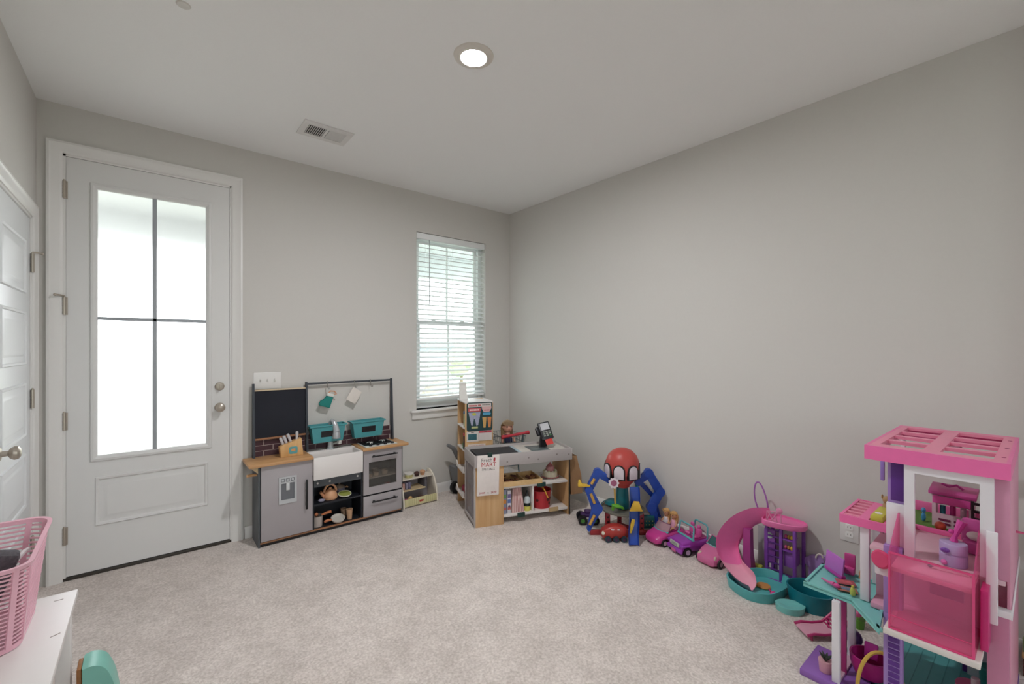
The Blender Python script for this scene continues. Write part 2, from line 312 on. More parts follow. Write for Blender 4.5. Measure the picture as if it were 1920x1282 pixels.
# ---- window: frame, two sashes with panes, stool and apron
wd = thing('window_1', None, None, ((WX0 + WX1) / 2, YB, WZ0), kind='structure')
vinyl = mat('eceeee', .35, 0, .01)
yw = YB + .075
b = MB()
for x0, x1, z0, z1 in ((WX0, WX0 + .04, WZ0, WZ1), (WX1 - .04, WX1, WZ0, WZ1), (WX0 + .04, WX1 - .04, WZ1 - .04, WZ1), (WX0 + .04, WX1 - .04, WZ0, WZ0 + .05)): b.box(x0, x1, yw, YB + TH, z0, z1)
obj('frame', b, vinyl, wd)
ZM = 1.575; glassm = clear('f6fbfa', .93, .02)
for nm, z0, z1, yo in (('lower_sash', WZ0 + .05, ZM + .02, 0), ('upper_sash', ZM - .02, WZ1 - .04, .025)):
    b = MB(); y0, y1 = yw + .004 + yo, yw + .028 + yo; xa, xb = WX0 + .04, WX1 - .04
    for x0, x1, c0, c1 in ((xa, xa + .035, z0, z1), (xb - .035, xb, z0, z1), (xa + .035, xb - .035, z0, z0 + .04), (xa + .035, xb - .035, z1 - .04, z1)): b.box(x0, x1, y0, y1, c0, c1)
    xm = (xa + xb) / 2; b.box(xm - .009, xm + .009, y0 + .006, y1 - .006, z0 + .04, z1 - .04)
    so = obj(nm, b, vinyl, wd)
    for x0, x1 in ((xa + .035, xm - .009), (xm + .009, xb - .035)): obj('pane', MB().box(x0, x1, y0 + .011, y0 + .014, z0 + .04, z1 - .04), glassm, so)
    if nm == 'lower_sash':
        for lx in (-.16, .16): obj('sash_lock', MB().box(xm + lx - .02, xm + lx + .02, y0 - .002, y0 + .016, z1 - .002, z1 + .014, .004), vinyl, so)
b = MB(); b.box(WX0 - .065, WX1 + .065, YB - .045, YB, WZ0 - .022, WZ0, .006); b.box(WX0, WX1, YB, yw, WZ0 - .022, WZ0); obj('stool', b, trimm, wd)
obj('apron', MB().box(WX0 - .05, WX1 + .05, YB - .016, YB, WZ0 - .085, WZ0 - .022, .005), trimm, wd)
# ---- venetian blind
bl = thing('window_blind', 'white venetian blind with open slats hanging in the window', 'blind', ((WX0 + WX1) / 2, YB + .035, WZ0 + .09))
slm = mat('eef0f1', .45, 0, .01); ys = YB + .034
obj('headrail', MB().box(WX0 + .005, WX1 - .005, YB + .004, YB + .06, WZ1 - .058, WZ1 - .004, .004), slm, bl)
ztop, zbot, n = WZ1 - .085, WZ0 + .125, 33
rows = []
for k in range(5): u = -1 + k / 2; rows.append([Vector((x, ys + .0245 * u, ztop + .0035 * (1 - u * u) + u * .008)) for x in (WX0 + .008, WX1 - .008)])
sl = obj('slat', MB().sheet(rows, .003, (0, 0, 1)), slm, bl)
for i in range(1, n): dup(sl, bl, (0, 0, (zbot - ztop) * i / (n - 1)))
obj('bottom_rail', MB().box(WX0 + .008, WX1 - .008, ys - .025, ys + .025, WZ0 + .08, WZ0 + .102, .004), slm, bl)
for x in (WX0 + .12, (WX0 + WX1) / 2, WX1 - .12):
    b = MB()
    for yy in (-.026, .026): b.cyl((x, ys + yy, WZ0 + .1), (x, ys + yy, WZ1 - .06), .0009, seg=5)
    obj('ladder_cord', b, slm, bl)
b = MB(); b.tube([(WX0 + .13, YB + .0, WZ1 - .06), (WX0 + .13, YB - .004, WZ1 - .12), (WX0 + .13, YB - .004, 1.74)], .004, 8); obj('tilt_wand', b, mat('9aa0a2', .3), bl)
# ---- recessed lamp, added hall fill lamps, air vent, switch, socket
def downlight(label, x, y, L, grp=None):
    t = thing('recessed_light', label, 'ceiling light', (x, y, HC), group=grp)
    obj('trim_ring', MB().lathe([(.062, -.001), (.062, -.012), (.078, -.012), (.094, -.004), (.096, 0), (.062, 0)], (x, y, HC), 40), mat('d8d2ca', .5), t)
    obj('diffuser', MB().lathe([(.0, -.009), (.06, -.0085), (.062, -.006), (.062, -.001), (0, -.001)], (x, y, HC), 40), emit((.955, .96, .97, 1), L), t)
downlight('round recessed light glowing in the middle of the ceiling', 1.2, 1.744, LAMP_L)
for x, y in ((-.3, -1.3), (1.0, -1.3), (2.3, -1.3)): downlight('round fill light added in the unseen hall ceiling', x, y, HALL_FILL_L, 'added hall fill lights')  # unseen lamps, added to fill the room from behind the camera
v = thing('air_vent', 'white rectangular ceiling air vent with two banks of louvres', 'vent', (.887, 2.98, HC))
vx0, vx1, vy0, vy1 = .737, 1.037, 2.875, 3.09
vm = mat('dedcda', .5); b = MB()
for x0, x1, y0, y1 in ((vx0, vx0 + .035, vy0, vy1), (vx1 - .035, vx1, vy0, vy1), (vx0 + .035, vx1 - .035, vy0, vy0 + .04), (vx0 + .035, vx1 - .035, vy1 - .04, vy1), (.88, .894, vy0 + .04, vy1 - .04)): b.box(x0, x1, y0, y1, HC - .008, HC - .0003)
obj('faceplate', b, vm, v); obj('duct', MB().box(vx0 + .03, vx1 - .03, vy0 + .035, vy1 - .035, HC - .0012, HC - .0002), mat('2b2b2c', .9), v)
for k in range(18):
    left = k < 9; x = (vx0 + .042 + k * .0118) if left else (.905 + (k - 9) * .0118)
    obj('louvre', MB().box(x - .0055, x + .0055, vy0 + .04, vy1 - .04, HC - .0052, HC - .0042, rot=(0, -.6 if left else .6, 0)), vm, v)
sw = thing('light_switch', 'white three-gang light switch plate on wall above chalkboard', 'switch', (.665, YB, 1.105))
obj('plate', MB().box(.576, .755, YB - .007, YB, 1.045, 1.165, .003), trimm, sw)
for x in (.62, .666, .712): obj('toggle', MB().box(x - .005, x + .005, YB - .018, YB - .006, 1.097, 1.119, .002, rot=(.4, 0, 0)), trimm, sw)
ot = thing('wall_outlet', 'white double power outlet low on the wall beside the dollhouse', 'outlet', (XR, .679, .357))
obj('plate', MB().box(XR - .006, XR, .637, .720, .298, .416, .003), trimm, ot)
for z in (.337, .377):
    o_ = obj('socket', MB().prism(rrect(.018, .014, .007), (XR - .0075, .679, z), (0, 1, 0), (0, 0, 1), .004), mat('f0efed', .4), ot)
    b = MB(); b.box(XR - .0105, XR - .009, .671, .673, z - .004, z + .005); b.box(XR - .0105, XR - .009, .684, .686, z - .004, z + .005); obj('slot', b, mat('55504c', .6), o_)
scp = on_z(344, 9, HC); obj('sprinkler_cover', MB().lathe([(0, -.004), (.022, -.004), (.026, 0), (0, 0)], (scp.x, scp.y, HC), 20), mat('d2cfca', .6), label='small round sprinkler cover on ceiling above the entry door', cat='cover plate')
# ------------------------------------------------------------------ outside: porch, lawn, street
obj('floor_porch', MB().box(-3.5, 6.5, YB + TH, 5.75, -.2, -.06), mat('b4b4b0', .8, 0, .05, 8), **S)
obj('ceiling_porch', MB().box(-3.5, 6.5, YB + TH, 5.75, 2.62, 2.7), porchm, **S)
obj('trim_6', MB().box(-3.5, 6.5, 5.45, 5.65, 2.32, 2.62, .01), porchm, **S)
obj('ground', MB().box(-60, 60, 5.75, 120, -.6, -.45), mat('a7ab9c', .95, 0, .15, .6), **S)
for x in (-2.6, 5.4): obj('porch_post', MB().box(x - .09, x + .09, 5.46, 5.64, -.06, 2.32, .01), porchm, label='square white post holding up the porch roof', cat='post', group='porch posts')
ch = thing('porch_chair', 'tan round-backed chair on the porch outside the window', 'chair', (2.62, 4.75, -.06)); tanm = mat('cdbfae', .7)
b = MB(); b.prism([(.27 * math.cos(a), .28 + .34 * math.sin(a)) for a in [PI * k / 14 for k in range(15)]] + [(-.27, 0), (.27, 0)], (2.62, 4.5, .33), (1, 0, 0), (0, .12, 1), .035, .008); obj('backrest', b, tanm, ch)
obj('seat', MB().box(2.33, 2.91, 4.5, 5.05, .32, .37, .01), tanm, ch)
for x, y in ((2.37, 4.54), (2.87, 4.54), (2.37, 5.0), (2.87, 5.0)): obj('leg', MB().box(x - .025, x + .025, y - .025, y + .025, -.06, .33), tanm, ch)
def tree(x, y, h, r, lab, col):
    t = thing('tree', lab, 'tree', (x, y, -.45)); obj('trunk', MB().cyl((x, y, -.45), (x, y, h * .5), .09, .05, 8), mat('7d6a55', .9), t)
    b = MB(); rnd = random.Random(int(x * 10))
    for k in range(9): a = rnd.random() * 6.28; q = rnd.random() * r * .6; b.ball((x + q * math.cos(a), y + q * math.sin(a), h * (.45 + .5 * rnd.random())), r * (.35 + .25 * rnd.random()), 8, 6)
    obj('crown', b, mat(col, .9, 0, .3, 6), t, ang=10)
tree(10.7, 16.5, 1.0, .85, 'young leafy green tree on the lawn beyond the porch', 'a3b48a'); tree(8.1, 11.2, .5, .5, 'low green bush near the porch outside the window', 'a9b892'); tree(12.5, 30, 2.6, 1.4, 'small tree far across the street by the pale house', '96ad76')
def house(x, y, wdt, h, lab, c):
    t = thing('house', lab, 'house', (x, y, -.45)); obj('wall', MB().box(x - wdt / 2, x + wdt / 2, y, y + 8, -.45, h), mat(c, .9), t)
    obj('roof', MB().prism([(-wdt / 2 - .5, h), (wdt / 2 + .5, h), (0, h + 1.5)], (x, y + 4, 0), (1, 0, 0), (0, 0, 1), 9), mat('8e9aa6', .9), t)
    for k in (-.28, .28): obj('window', MB().box(x + k * wdt - .6, x + k * wdt + .6, y - .06, y + .02, -.1, .6), mat('7f8b96', .3), t)
house(17, 52, 12, .8, 'pale house with grey roof across the street', 'd9dde0'); house(34, 60, 13, .9, 'pale blue house with grey roof far right across street', 'cfd9e2')
# ------------------------------------------------------------------ toy kitchen against the back wall
KX0, KX1, KF, KB = .567, 1.605, 3.355, 3.572
kt = thing('toy_kitchen', 'grey wooden play kitchen with white apron sink and chalkboard against the wall', 'toy kitchen', ((KX0 + KX1) / 2, (KF + KB) / 2, 0))
kgrey = mat('a9a3a6', .45, 0, .02); kdark = mat('1c1f28', .5, 0, .04); kside = mat('565a5e', .5, 0, .03); kblack = mat('141417', .4); oak = wood('b98a5c', 'd3a676', 2, 45, 45); kwhite = mat('e8e3e1', .35, 0, .01); navy = mat('171a26', .75, 0, .2, 8)
for x0, x1 in ((KX0, KX0 + .012), (KX1 - .012, KX1)): obj('side_panel', MB().box(x0, x1, KF, KB, 0, .548, .001), kside, kt)
for x in (.915, 1.268): obj('divider', MB().box(x - .006, x + .006, KF + .004, KB - .012, .032, .54), kdark, kt)
obj('back_panel', MB().box(KX0 + .012, KX1 - .012, KB - .01, KB, .02, .54), kdark, kt)
obj('plinth', MB().box(KX0 + .012, KX1 - .012, KF + .008, KF + .02, .004, .022), kblack, kt)
obj('bottom_board', MB().box(KX0 + .012, KX1 - .012, KF + .014, KB - .012, .022, .032), kdark, kt); obj('wood_edge', MB().box(KX0 + .012, KX1 - .012, KF + .002, KF + .0138, .022, .032), wood('9c6b4a', 'b98560', 2, 45, 45), kt)
fd = obj('fridge_door', MB().box(.581, .907, KF - .014, KF, .04, .545, .002), kgrey, kt)
b = MB(); b.box(.856, .870, KF - .04, KF - .030, .205, .415, .003)
for z in (.235, .385): b.box(.859, .867, KF - .032, KF - .013, z - .006, z + .006)
obj('handle', b, kblack, fd)
b = MB(); x0, x1, z0, z1, y0, y1 = .687, .800, .271, .455, KF - .021, KF - .0138
for a in ((x0, x0 + .014, z0, z1), (x1 - .014, x1, z0, z1), (x0 + .014, x1 - .014, z0, z0 + .026), (x0 + .014, x1 - .014, z1 - .045, z1)): b.box(a[0], a[1], y0, y1, a[2], a[3])
dsp = obj('ice_dispenser', b, mat('bfc1c4', .35), fd)
obj('recess', MB().box(x0 + .014, x1 - .014, y1 - .001, y1 + .0002, z0 + .026, z1 - .045), mat('6e7076', .5), dsp)
obj('spout', MB().box(.732, .755, y0 - .003, y1, .36, .412, .003), mat('d5d6d8', .4), dsp)
for k in range(3):
    bx = .712 + k * .031; bb_ = MB()
    for a in ((bx - .011, bx - .008, .421, .443), (bx + .008, bx + .011, .421, .443), (bx - .008, bx + .008, .421, .424), (bx - .008, bx + .008, .440, .443)): bb_.box(a[0], a[1], y0 - .0012, y0 + .0002, a[2], a[3])
    obj('button', bb_, mat('55585e', .5), dsp)
# apron sink
b = MB(); b.box(.908, 1.264, 3.318, 3.332, .395, .556, .004); b.box(.908, 1.264, 3.50, 3.545, .48, .562, .003); b.box(.908, .925, 3.332, 3.50, .43, .556); b.box(1.247, 1.264, 3.332, 3.50, .43, .556); b.box(.925, 1.247, 3.332, 3.50, .43, .45)
sk = obj('sink', b, kwhite, kt)
b = MB()
for k in range(26): b.box(.925 + k * .0125, .931 + k * .0125, 3.512, 3.538, .5615, .5635)
obj('drainer_ribs', b, mat('cfcac8', .4), sk)
b = MB(); b.lathe([(.026, 0), (.026, .01), (.022, .014), (.02, .06), (.016, .15), (.013, .185)], (1.085, 3.522, .5615), 16); b.tube([(1.085, 3.522, .73), (1.086, 3.52, .765), (1.09, 3.505, .782), (1.10, 3.485, .772), (1.108, 3.47, .735), (1.112, 3.465, .70)], [.013, .015, .016, .018, .022, .026], 12); b.lathe([(.026, 0), (.03, -.03), (.03, -.05)], (1.112, 3.465, .70), 14)
fa = obj('faucet', b, mat('b9bcc0', .3, .35), kt)
b = MB(); b.cyl((1.10, 3.52, .60), (1.145, 3.50, .607), .007); b.lathe([(.017, 0), (.019, .02), (.012, .03)], (1.145, 3.50, .598), 12); obj('tap_lever', b, mat('d8d6d2', .35), fa)
b = MB(); b.box(.922, 1.262, KF + .004, KF + .012, .335, .395); st = obj('rail', b, mat('4c5056', .5), kt)
for x in (.945, 1.03, 1.235): obj('peg', MB().ball((x, KF + .003, .362), .0075, 10, 6), kwhite, st)
obj('shelf', MB().box(.921, 1.262, KF + .006, KB - .012, .198, .21), kdark, kt)
# counters
for nm, x0, x1 in (('counter_top', .507, .908), ('counter_top', 1.264, 1.642)): obj(nm, MB().box(x0, x1, 3.318, KB, .548, .568, .003), oak, kt)
cr = obj('bracket', MB().prism([(0, 0), (.05, 0), (.05, -.05)], (KX0 - .05, 3.37, .548), (1, 0, 0), (0, 0, 1), .016), wood('cdb48c', 'dcc59f', 2, 40, 40), kt)
obj('towel_peg', MB().cyl((KX0, 3.40, .485), (KX0 - .062, 3.39, .488), .009), wood('b98a5c', 'd3a676'), kt)
# oven
b = MB(); ox0, ox1, oz0, oz1 = 1.276, 1.590, .205, .546; wx0, wx1, wz0, wz1 = 1.318, 1.546, .260, .452
for a in ((ox0, wx0, oz0, oz1), (wx1, ox1, oz0, oz1), (wx0, wx1, oz0, wz0), (wx0, wx1, wz1, oz1)): b.box(a[0], a[1], KF - .014, KF, a[2], a[3])
od = obj('oven_door', b, kgrey, kt); obj('oven_glass', MB().box(wx0, wx1, KF - .006, KF - .004, wz0, wz1), clear('dcd8d4', .93, .06), od)
def barhandle(par, x0, x1, z):
    b = MB(); b.box(x0, x1, KF - .042, KF - .032, z - .005, z + .005, .002)
    for x in (x0 + .02, x1 - .02): b.box(x - .007, x + .007, KF - .036, KF - .013, z - .007, z + .007, .002)
    obj('handle', b, kblack, par)
barhandle(od, 1.335, 1.545, .498)
dr = obj('drawer', MB().box(ox0, ox1, KF - .014, KF, .036, .192, .002), kgrey, kt); barhandle(dr, 1.335, 1.545, .147)
obj('oven_rack', MB().box(1.276, 1.59, KF + .01, KB - .012, .318, .326), mat('c8c6c2', .4), kt)
obj('oven_floor', MB().box(1.276, 1.59, KF + .004, KB - .012, .196, .204), kdark, kt)
# cooktop
b = MB(); b.box(1.295, 1.555, 3.342, 3.545, .568, .5745, .003); ckm = mat('c9cbc8', .35); ck = obj('cooktop', b, ckm, kt)
obj('hob_glass', MB().box(1.305, 1.54, 3.385, 3.54, .5745, .577, .001), kblack, ck)
for x, y in ((1.37, 3.45), (1.48, 3.47)):
    b = MB()
    for k in range(4): a = PI / 4 + k * PI / 2; b.box(x - .045, x + .045, y - .004, y + .004, .582, .588, rot=(0, 0, a)) if k < 2 else None
    for k in range(12): a = 2 * PI * k / 12; b.ball((x + .033 * math.cos(a), y + .033 * math.sin(a), .582), .006, 6, 4)
    g = obj('grate', b, kblack, ck); obj('burner', MB().lathe([(.026, 0), (.026, .008), (.02, .012), (0, .012)], (x, y, .576), 16), mat('d6d4d0', .35), g)
for x in (1.34, 1.40, 1.46, 1.52): obj('dial', MB().lathe([(.013, 0), (.012, .012), (0, .013)], (x, 3.362, .5745), 12), mat('24252a', .4), ck)
# upper frame, chalkboard, brick backsplash
post = [(KX0 + .004, .568, 1.088), (.921, .55, 1.084), (1.600, .568, 1.082)]
for i, (x, z0, z1) in enumerate(post):
    b = MB(); b.prism([(KB, z0), (KB, z1), (KB - .018, z1), (KB - .045, z0)], (x, 0, 0), (0, 1, 0), (0, 0, 1), .014); obj('upright', b, mat('3b4048', .5), kt)
cb = obj('chalkboard', MB().box(.578, .914, KB - .012, KB - .006, .70, 1.035), navy, kt)
obj('shelf_lip', MB().box(.578, .914, KB - .02, KB, 1.035, 1.045, .001), wood('cbb79a', 'd8c6ab', 2, 40, 40), cb); obj('chalk_ledge', MB().box(.578, .914, KB - .028, KB, .688, .70, .002), wood('8d5f43', 'a87653', 2, 40, 40), cb)
for nm, x0, x1 in (('backsplash', .578, .914), ('backsplash', .928, 1.593)):
    bs = obj(nm, MB().box(x0, x1, KB - .004, KB, .568, .684), mat('b9a9a4', .7), kt); bm_ = mat('4a2c34', .6, 0, .25, 25); rowh = .116 / 3
    for r in range(3):
        x = x0 - (0 if r % 2 else .06)
        while x < x1 - .004:
            a, c = max(x, x0) + .0015, min(x + .118, x1) - .0015
            if c - a > .006: obj('brick', MB().box(a, c, KB - .0062, KB - .0038, .568 + r * rowh + .002, .568 + (r + 1) * rowh - .002, .0006, 1), bm_, bs)
            x += .12
hr = obj('hanging_rail', MB().box(.921, 1.60, KB - .016, KB - .004, 1.062, 1.077, .002), mat('3b4048', .5), kt)
for x in (1.072, 1.282, 1.413): obj('hook', MB().tube([(x, KB - .010, 1.078), (x, KB - .018, 1.082), (x, KB - .024, 1.07), (x + .002, KB - .024, 1.04), (x + .008, KB - .026, 1.02), (x + .014, KB - .03, 1.022), (x + .016, KB - .032, 1.032)], .0028, 6), mat('8b8680', .3, .8), hr)
# --- things on and in the kitchen
teal = mat('4b9aa0', .45); peach = mat('d6a27c', .45)
def planter(x0, x1, lab):
    cx = (x0 + x1) / 2; hw = (x1 - x0) / 2; y = 3.515; t = thing('storage_bin', lab, 'bin', (cx, y, .626), group='teal bins hung on the kitchen')
    lp = lambda f, hy, z: [Vector((cx + sx * f, y + sy * hy, z)) for sx, sy in ((-1, -1), (1, -1), (1, 1), (-1, 1))]
    obj('tub', MB().loft([lp(hw - .03, .032, .626), lp(hw - .012, .042, .745), lp(hw, .05, .747), lp(hw, .05, .757), lp(hw - .01, .042, .757), lp(hw - .034, .028, .632)]), teal, t, flat=True)
    obj('chalk_label', MB().box(cx - .055, cx + .055, y - .0405, y - .0365, .667, .712, rot=(.08, 0, 0)), kblack, t)
    for x in (cx - .07, cx + .07): obj('hanger', MB().cyl((x, y + .04, .60), (x, y + .04, .74), .003, seg=6), mat('a09a94', .3, .7), t)
planter(.922, 1.196, 'teal storage bin with black label behind the sink faucet'); planter(1.230, 1.510, 'teal storage bin with black label above the toy cooktop')
cg = thing('toy_mitt', 'teal toy oven mitt with white cuff hanging from rail hook', 'oven mitt', (1.075, 3.545, .88))
fr = Matrix.Translation((1.072, 3.546, .94)) @ Matrix.Rotation(.32, 4, 'Y')
obj('mitt', MB(fr).prism([(-.04, -.058), (.034, -.058), (.034, .03), (-.018, .03), (-.024, -.005), (-.05, -.02), (-.056, -.05)], (0, 0, 0), (1, 0, 0), (0, 0, 1), .02, .006), mat('1c8079', .75), cg)
obj('cuff', MB(fr).box(-.02, .036, -.012, .012, .028, .052, .005), mat('dfe0da', .8), cg); obj('loop', MB(fr).tube([(.03, 0, .05), (.05, 0, .06), (.03, 0, .075), (.0, 0, .07), (-.01, 0, .05)], .005, 6), mat('d39a78', .7), cg)
pc = thing('toy_cutting_board', 'small white square board hanging tilted from the rail', 'board', (1.275, 3.546, .89))
obj('board', MB(Matrix.Translation((1.277, 3.546, .957)) @ Matrix.Rotation(.55, 4, 'Y')).prism(rrect(.042, .055, .008), (0, 0, 0), (1, 0, 0), (0, 0, 1), .007, .002), mat('ddd6cf', .5), pc)
kb = thing('knife_block', 'light wooden toy knife block with blue ring print on counter', 'knife block', (.795, 3.45, .568)); blockm = wood('cfa067', 'deb57f', 30, 30, 3)
obj('block', MB().prism([(.722, .568), (.868, .568), (.856, .69), (.735, .655), (.714, .64)], (0, 3.46, 0), (1, 0, 0), (0, 0, 1), .06, .004), blockm, kb)
b = MB()
for sgn in (1,): b.prism(rrect(.028, .026, .012), (.80, 3.4285, .612), (1, 0, 0), (0, 0, 1), .002)
pr = obj('printed_ring', b, mat('5fa3a8', .5), kb); obj('printed_dot', MB().prism(rrect(.014, .009, .004), (.80, 3.427, .614), (1, 0, 0), (0, 0, 1), .001), mat('d79a63', .5), pr)
for k, (x, ln, dx) in enumerate(((.742, .062, -.34), (.765, .066, -.34), (.792, .07, -.34), (.83, .066, 0.02))):
    zz = .645 + (x - .735) * .28; d = Vector((math.sin(dx), 0, math.cos(dx))); p = Vector((x, 3.46, zz)); obj('knife_handle', MB().tube([p, p + d * ln * .3, p + d * ln * .8, p + d * ln], [.0085, .009, .011, .008], 8), mat('c5c2c6', .4), kb)
# kettle and crockery
kz = .2105
ke = thing('toy_kettle', 'peach toy kettle with arched handle on the kitchen shelf', 'kettle', (1.055, 3.43, kz))
obj('body', MB().lathe([(.048, 0), (.052, .01), (.05, .03), (.04, .055), (.022, .07), (0, .072)], (1.055, 3.43, kz), 24), peach, ke); obj('handle', MB().tube([(1.055 + .044 * math.cos(a), 3.43, kz + .05 + .056 * math.sin(a)) for a in [PI * k / 12 for k in range(13)]], .008, 8), peach, ke)
obj('spout', MB().tube([(1.01, 3.425, kz + .025), (.99, 3.42, kz + .05), (.983, 3.418, kz + .065)], [.013, .01, .011], 10), mat('cd9069', .45), ke); obj('lid_knob', MB().ball((1.055, 3.43, kz + .076), .011, 10, 8), peach, ke)
def plate(name, lab, c, col, r, tilt, rim=None):
    t = thing(name, lab, 'plate', (c[0], c[1], c[2])); fr = Matrix.Translation(c) @ Matrix.Rotation(tilt, 4, 'X')
    obj('dish', MB(fr).lathe([(0, 0), (r * .6, 0), (r, .008), (r, .012), (r * .62, .005), (0, .005)], (0, 0, 0), 24), mat(col, .45), t)
    if rim: obj('rim', MB(fr).tube([(r * math.cos(a), r * math.sin(a), .010) for a in [2 * PI * k / 24 for k in range(24)]], .0035, 6, True), mat(rim, .45), t)
plate('toy_plate', 'green toy plate with white rim beside the peach kettle', (1.155, 3.41, kz + .012), 'a9b05a', .046, .22, 'dcdccb'); plate('toy_saucer', 'small lavender toy saucer next to the kettle spout', (.985, 3.40, kz), 'a7a3b8', .024, 0)
tp = thing('toy_teapot', 'grey and purple toy pot with tan knob at shelf back', 'pot', (1.15, 3.515, kz)); obj('body', MB().lathe([(.036, 0), (.042, .02), (.042, .045), (0, .046)], (1.15, 3.515, kz), 20), mat('8d889a', .4), tp); obj('lid', MB().lathe([(.043, 0), (.03, .014), (.006, .02), (.009, .034), (0, .037)], (1.15, 3.515, kz + .046), 20), mat('a08f80', .5), tp); obj('side_handle', MB().tube([(1.19, 3.515, kz + .035), (1.207, 3.512, kz + .04), (1.215, 3.51, kz + .032)], .006, 8), mat('b07f58', .5), tp)
bz = .0325
pt = thing('toy_saucepan', 'pale grey toy saucepan with orange handle on bottom shelf', 'saucepan', (.955, 3.42, bz)); obj('pan', MB().lathe([(.0, 0), (.036, 0), (.039, .075), (.042, .078), (.035, .076), (.033, .01), (0, .008)], (.958, 3.42, bz), 22), mat('b7aca6', .4), pt)
hnd = mat('c47a52', .5); obj('handle', MB().tube([(.985, 3.40, bz + .08), (1.02, 3.38, bz + .095), (1.045, 3.37, bz + .10)], [.007, .010, .010], 8), hnd, pt); obj('lid_knob', MB().ball((.95, 3.41, bz + .088), .014, 10, 8), hnd, pt)
fp = thing('toy_frying_pan', 'white toy frying pan with orange handle on bottom shelf', 'frying pan', (1.10, 3.395, bz)); fr = Matrix.Translation((1.10, 3.395, bz + .022)) @ Matrix.Rotation(.32, 4, 'X')
obj('pan', MB(fr).lathe([(0, -.008), (.04, -.008), (.05, .012), (.046, .012), (.037, -.003), (0, -.003)], (0, 0, 0), 24), mat('cfc8c0', .4), fp); obj('handle', MB(fr).tube([(-.045, 0, .008), (-.075, 0, .01), (-.10, -.006, .008)], [.007, .01, .008], 8), hnd, fp)
def cup(x, y, z, col, lab, r=.022, h=.06, grp=None, nm='toy_cup'):
    return obj(nm, MB().lathe([(0, 0), (r * .78, 0), (r, h * .95), (r * 1.06, h), (r * .9, h), (r * .7, .006), (0, .006)], (x, y, z), 18), mat(col, .45), label=lab, cat='cup', group=grp)
cup(1.19, 3.405, bz, 'cda583', 'peach toy cup on the kitchen bottom shelf, in front', .024, .075); cup(1.165, 3.46, bz, 'a78a72', 'brown toy cup behind the peach cup on bottom shelf', .023, .07)
for i, (x, y, r, h, lab) in enumerate(((1.345, 3.40, .026, .014, 'low cream toy dish on rack inside the toy oven'), (1.40, 3.405, .025, .028, 'cream toy cup in the middle of the oven rack'), (1.475, 3.41, .026, .03, 'cream toy cup behind the handle side of oven rack'), (1.43, 3.49, .025, .03, 'cream toy cup at the back of the oven rack'))): cup(x, y, .3265, 'd9cbb8', lab, r, h, None, 'toy_dish')
rs = thing('toy_tomato', 'red toy tomato in the bottom of the toy oven', 'toy food', (1.50, 3.41, .2045)); obj('fruit', MB().ball((1.50, 3.41, .2295), (.032, .03, .025), 14, 10), mat('8c2c2c', .4), rs); obj('stalk', MB().cyl((1.50, 3.41, .252), (1.50, 3.408, .262), .003, seg=6), mat('55613a', .6), rs)
# ------------------------------------------------------------------ small bakery stand
bk = thing('bakery_stand', 'low cream wooden bakery display stand beside the play kitchen', 'display stand', (1.80, 3.47, 0)); cream = mat('e2d9cb', .5); yel = mat('d6cda0', .5)
prof = [(3.395, 0), (3.575, 0), (3.575, .255), (3.54, .255), (3.50, .238), (3.46, .205), (3.425, .15), (3.405, .08)]
for x in (1.64, 1.955): obj('side_panel', MB().prism(prof, (x, 0, 0), (0, 1, 0), (0, 0, 1), .014, .002), cream, bk)
obj('top_board', MB().box(1.647, 1.948, 3.465, 3.575, .212, .222), cream, bk); obj('middle_shelf', MB().box(1.647, 1.86, 3.435, 3.575, .128, .136), mat('cbb48e', .5), bk); obj('bottom_board', MB().box(1.647, 1.948, 3.41, 3.575, .006, .016), cream, bk); obj('back_panel', MB().box(1.647, 1.948, 3.568, 3.575, .016, .212), mat('8f8a90', .6), bk); obj('mid_divider', MB().box(1.852, 1.86, 3.45, 3.568, .136, .212), mat('4c4a50', .6), bk)
ft = obj('front_tray', MB().box(1.647, 1.948, 3.398, 3.406, .012, .072, .001), yel, bk); obj('cherry_print', MB().prism(rrect(.02, .008, .005), (1.80, 3.3975, .04), (1, 0, 0), (0, 0, 1), .001), mat('b8483c', .5), ft)
for k in range(30): 
    if k % 2 == 0: obj('stripe', MB().box(1.652 + k * .0098, 1.656 + k * .0098, 3.3972, 3.3982, .014, .070), mat('b9b684', .5), ft) if abs(1.652 + k * .0098 - 1.80) > .03 else None
tub = thing('toy_tub', 'yellow toy tub with white lid on the bakery stand', 'tub', (1.735, 3.505, .2225)); obj('tub', MB().lathe([(.03, 0), (.036, .03), (0, .03)], (1.735, 3.505, .2225), 20), mat('cfc78c', .5), tub); obj('lid', MB().lathe([(.04, 0), (.04, .012), (0, .014)], (1.735, 3.505, .2525), 20), mat('e2ddd6', .45), tub)
def cupcake(x, y, z, c1, c2, lab, s=1.):
    t = thing('toy_cupcake', lab, 'cupcake', (x, y, z), group='toy cupcakes'); obj('case', MB().lathe([(.016 * s, 0), (.022 * s, .024 * s), (0, .024 * s)], (x, y, z), 14), mat(c1, .6), t); obj('icing', MB().lathe([(.024 * s, 0), (.022 * s, .008 * s), (.012 * s, .016 * s), (0, .02 * s)], (x, y, z + .024 * s), 14), mat(c2, .6), t)
cupcake(1.808, 3.50, .2225, '3f2622', '4e302a', 'dark chocolate toy cupcake on the bakery stand'); cupcake(1.868, 3.51, .2225, 'bd8d68', 'c99b76', 'tan toy cupcake at end of the bakery stand', 1.05)
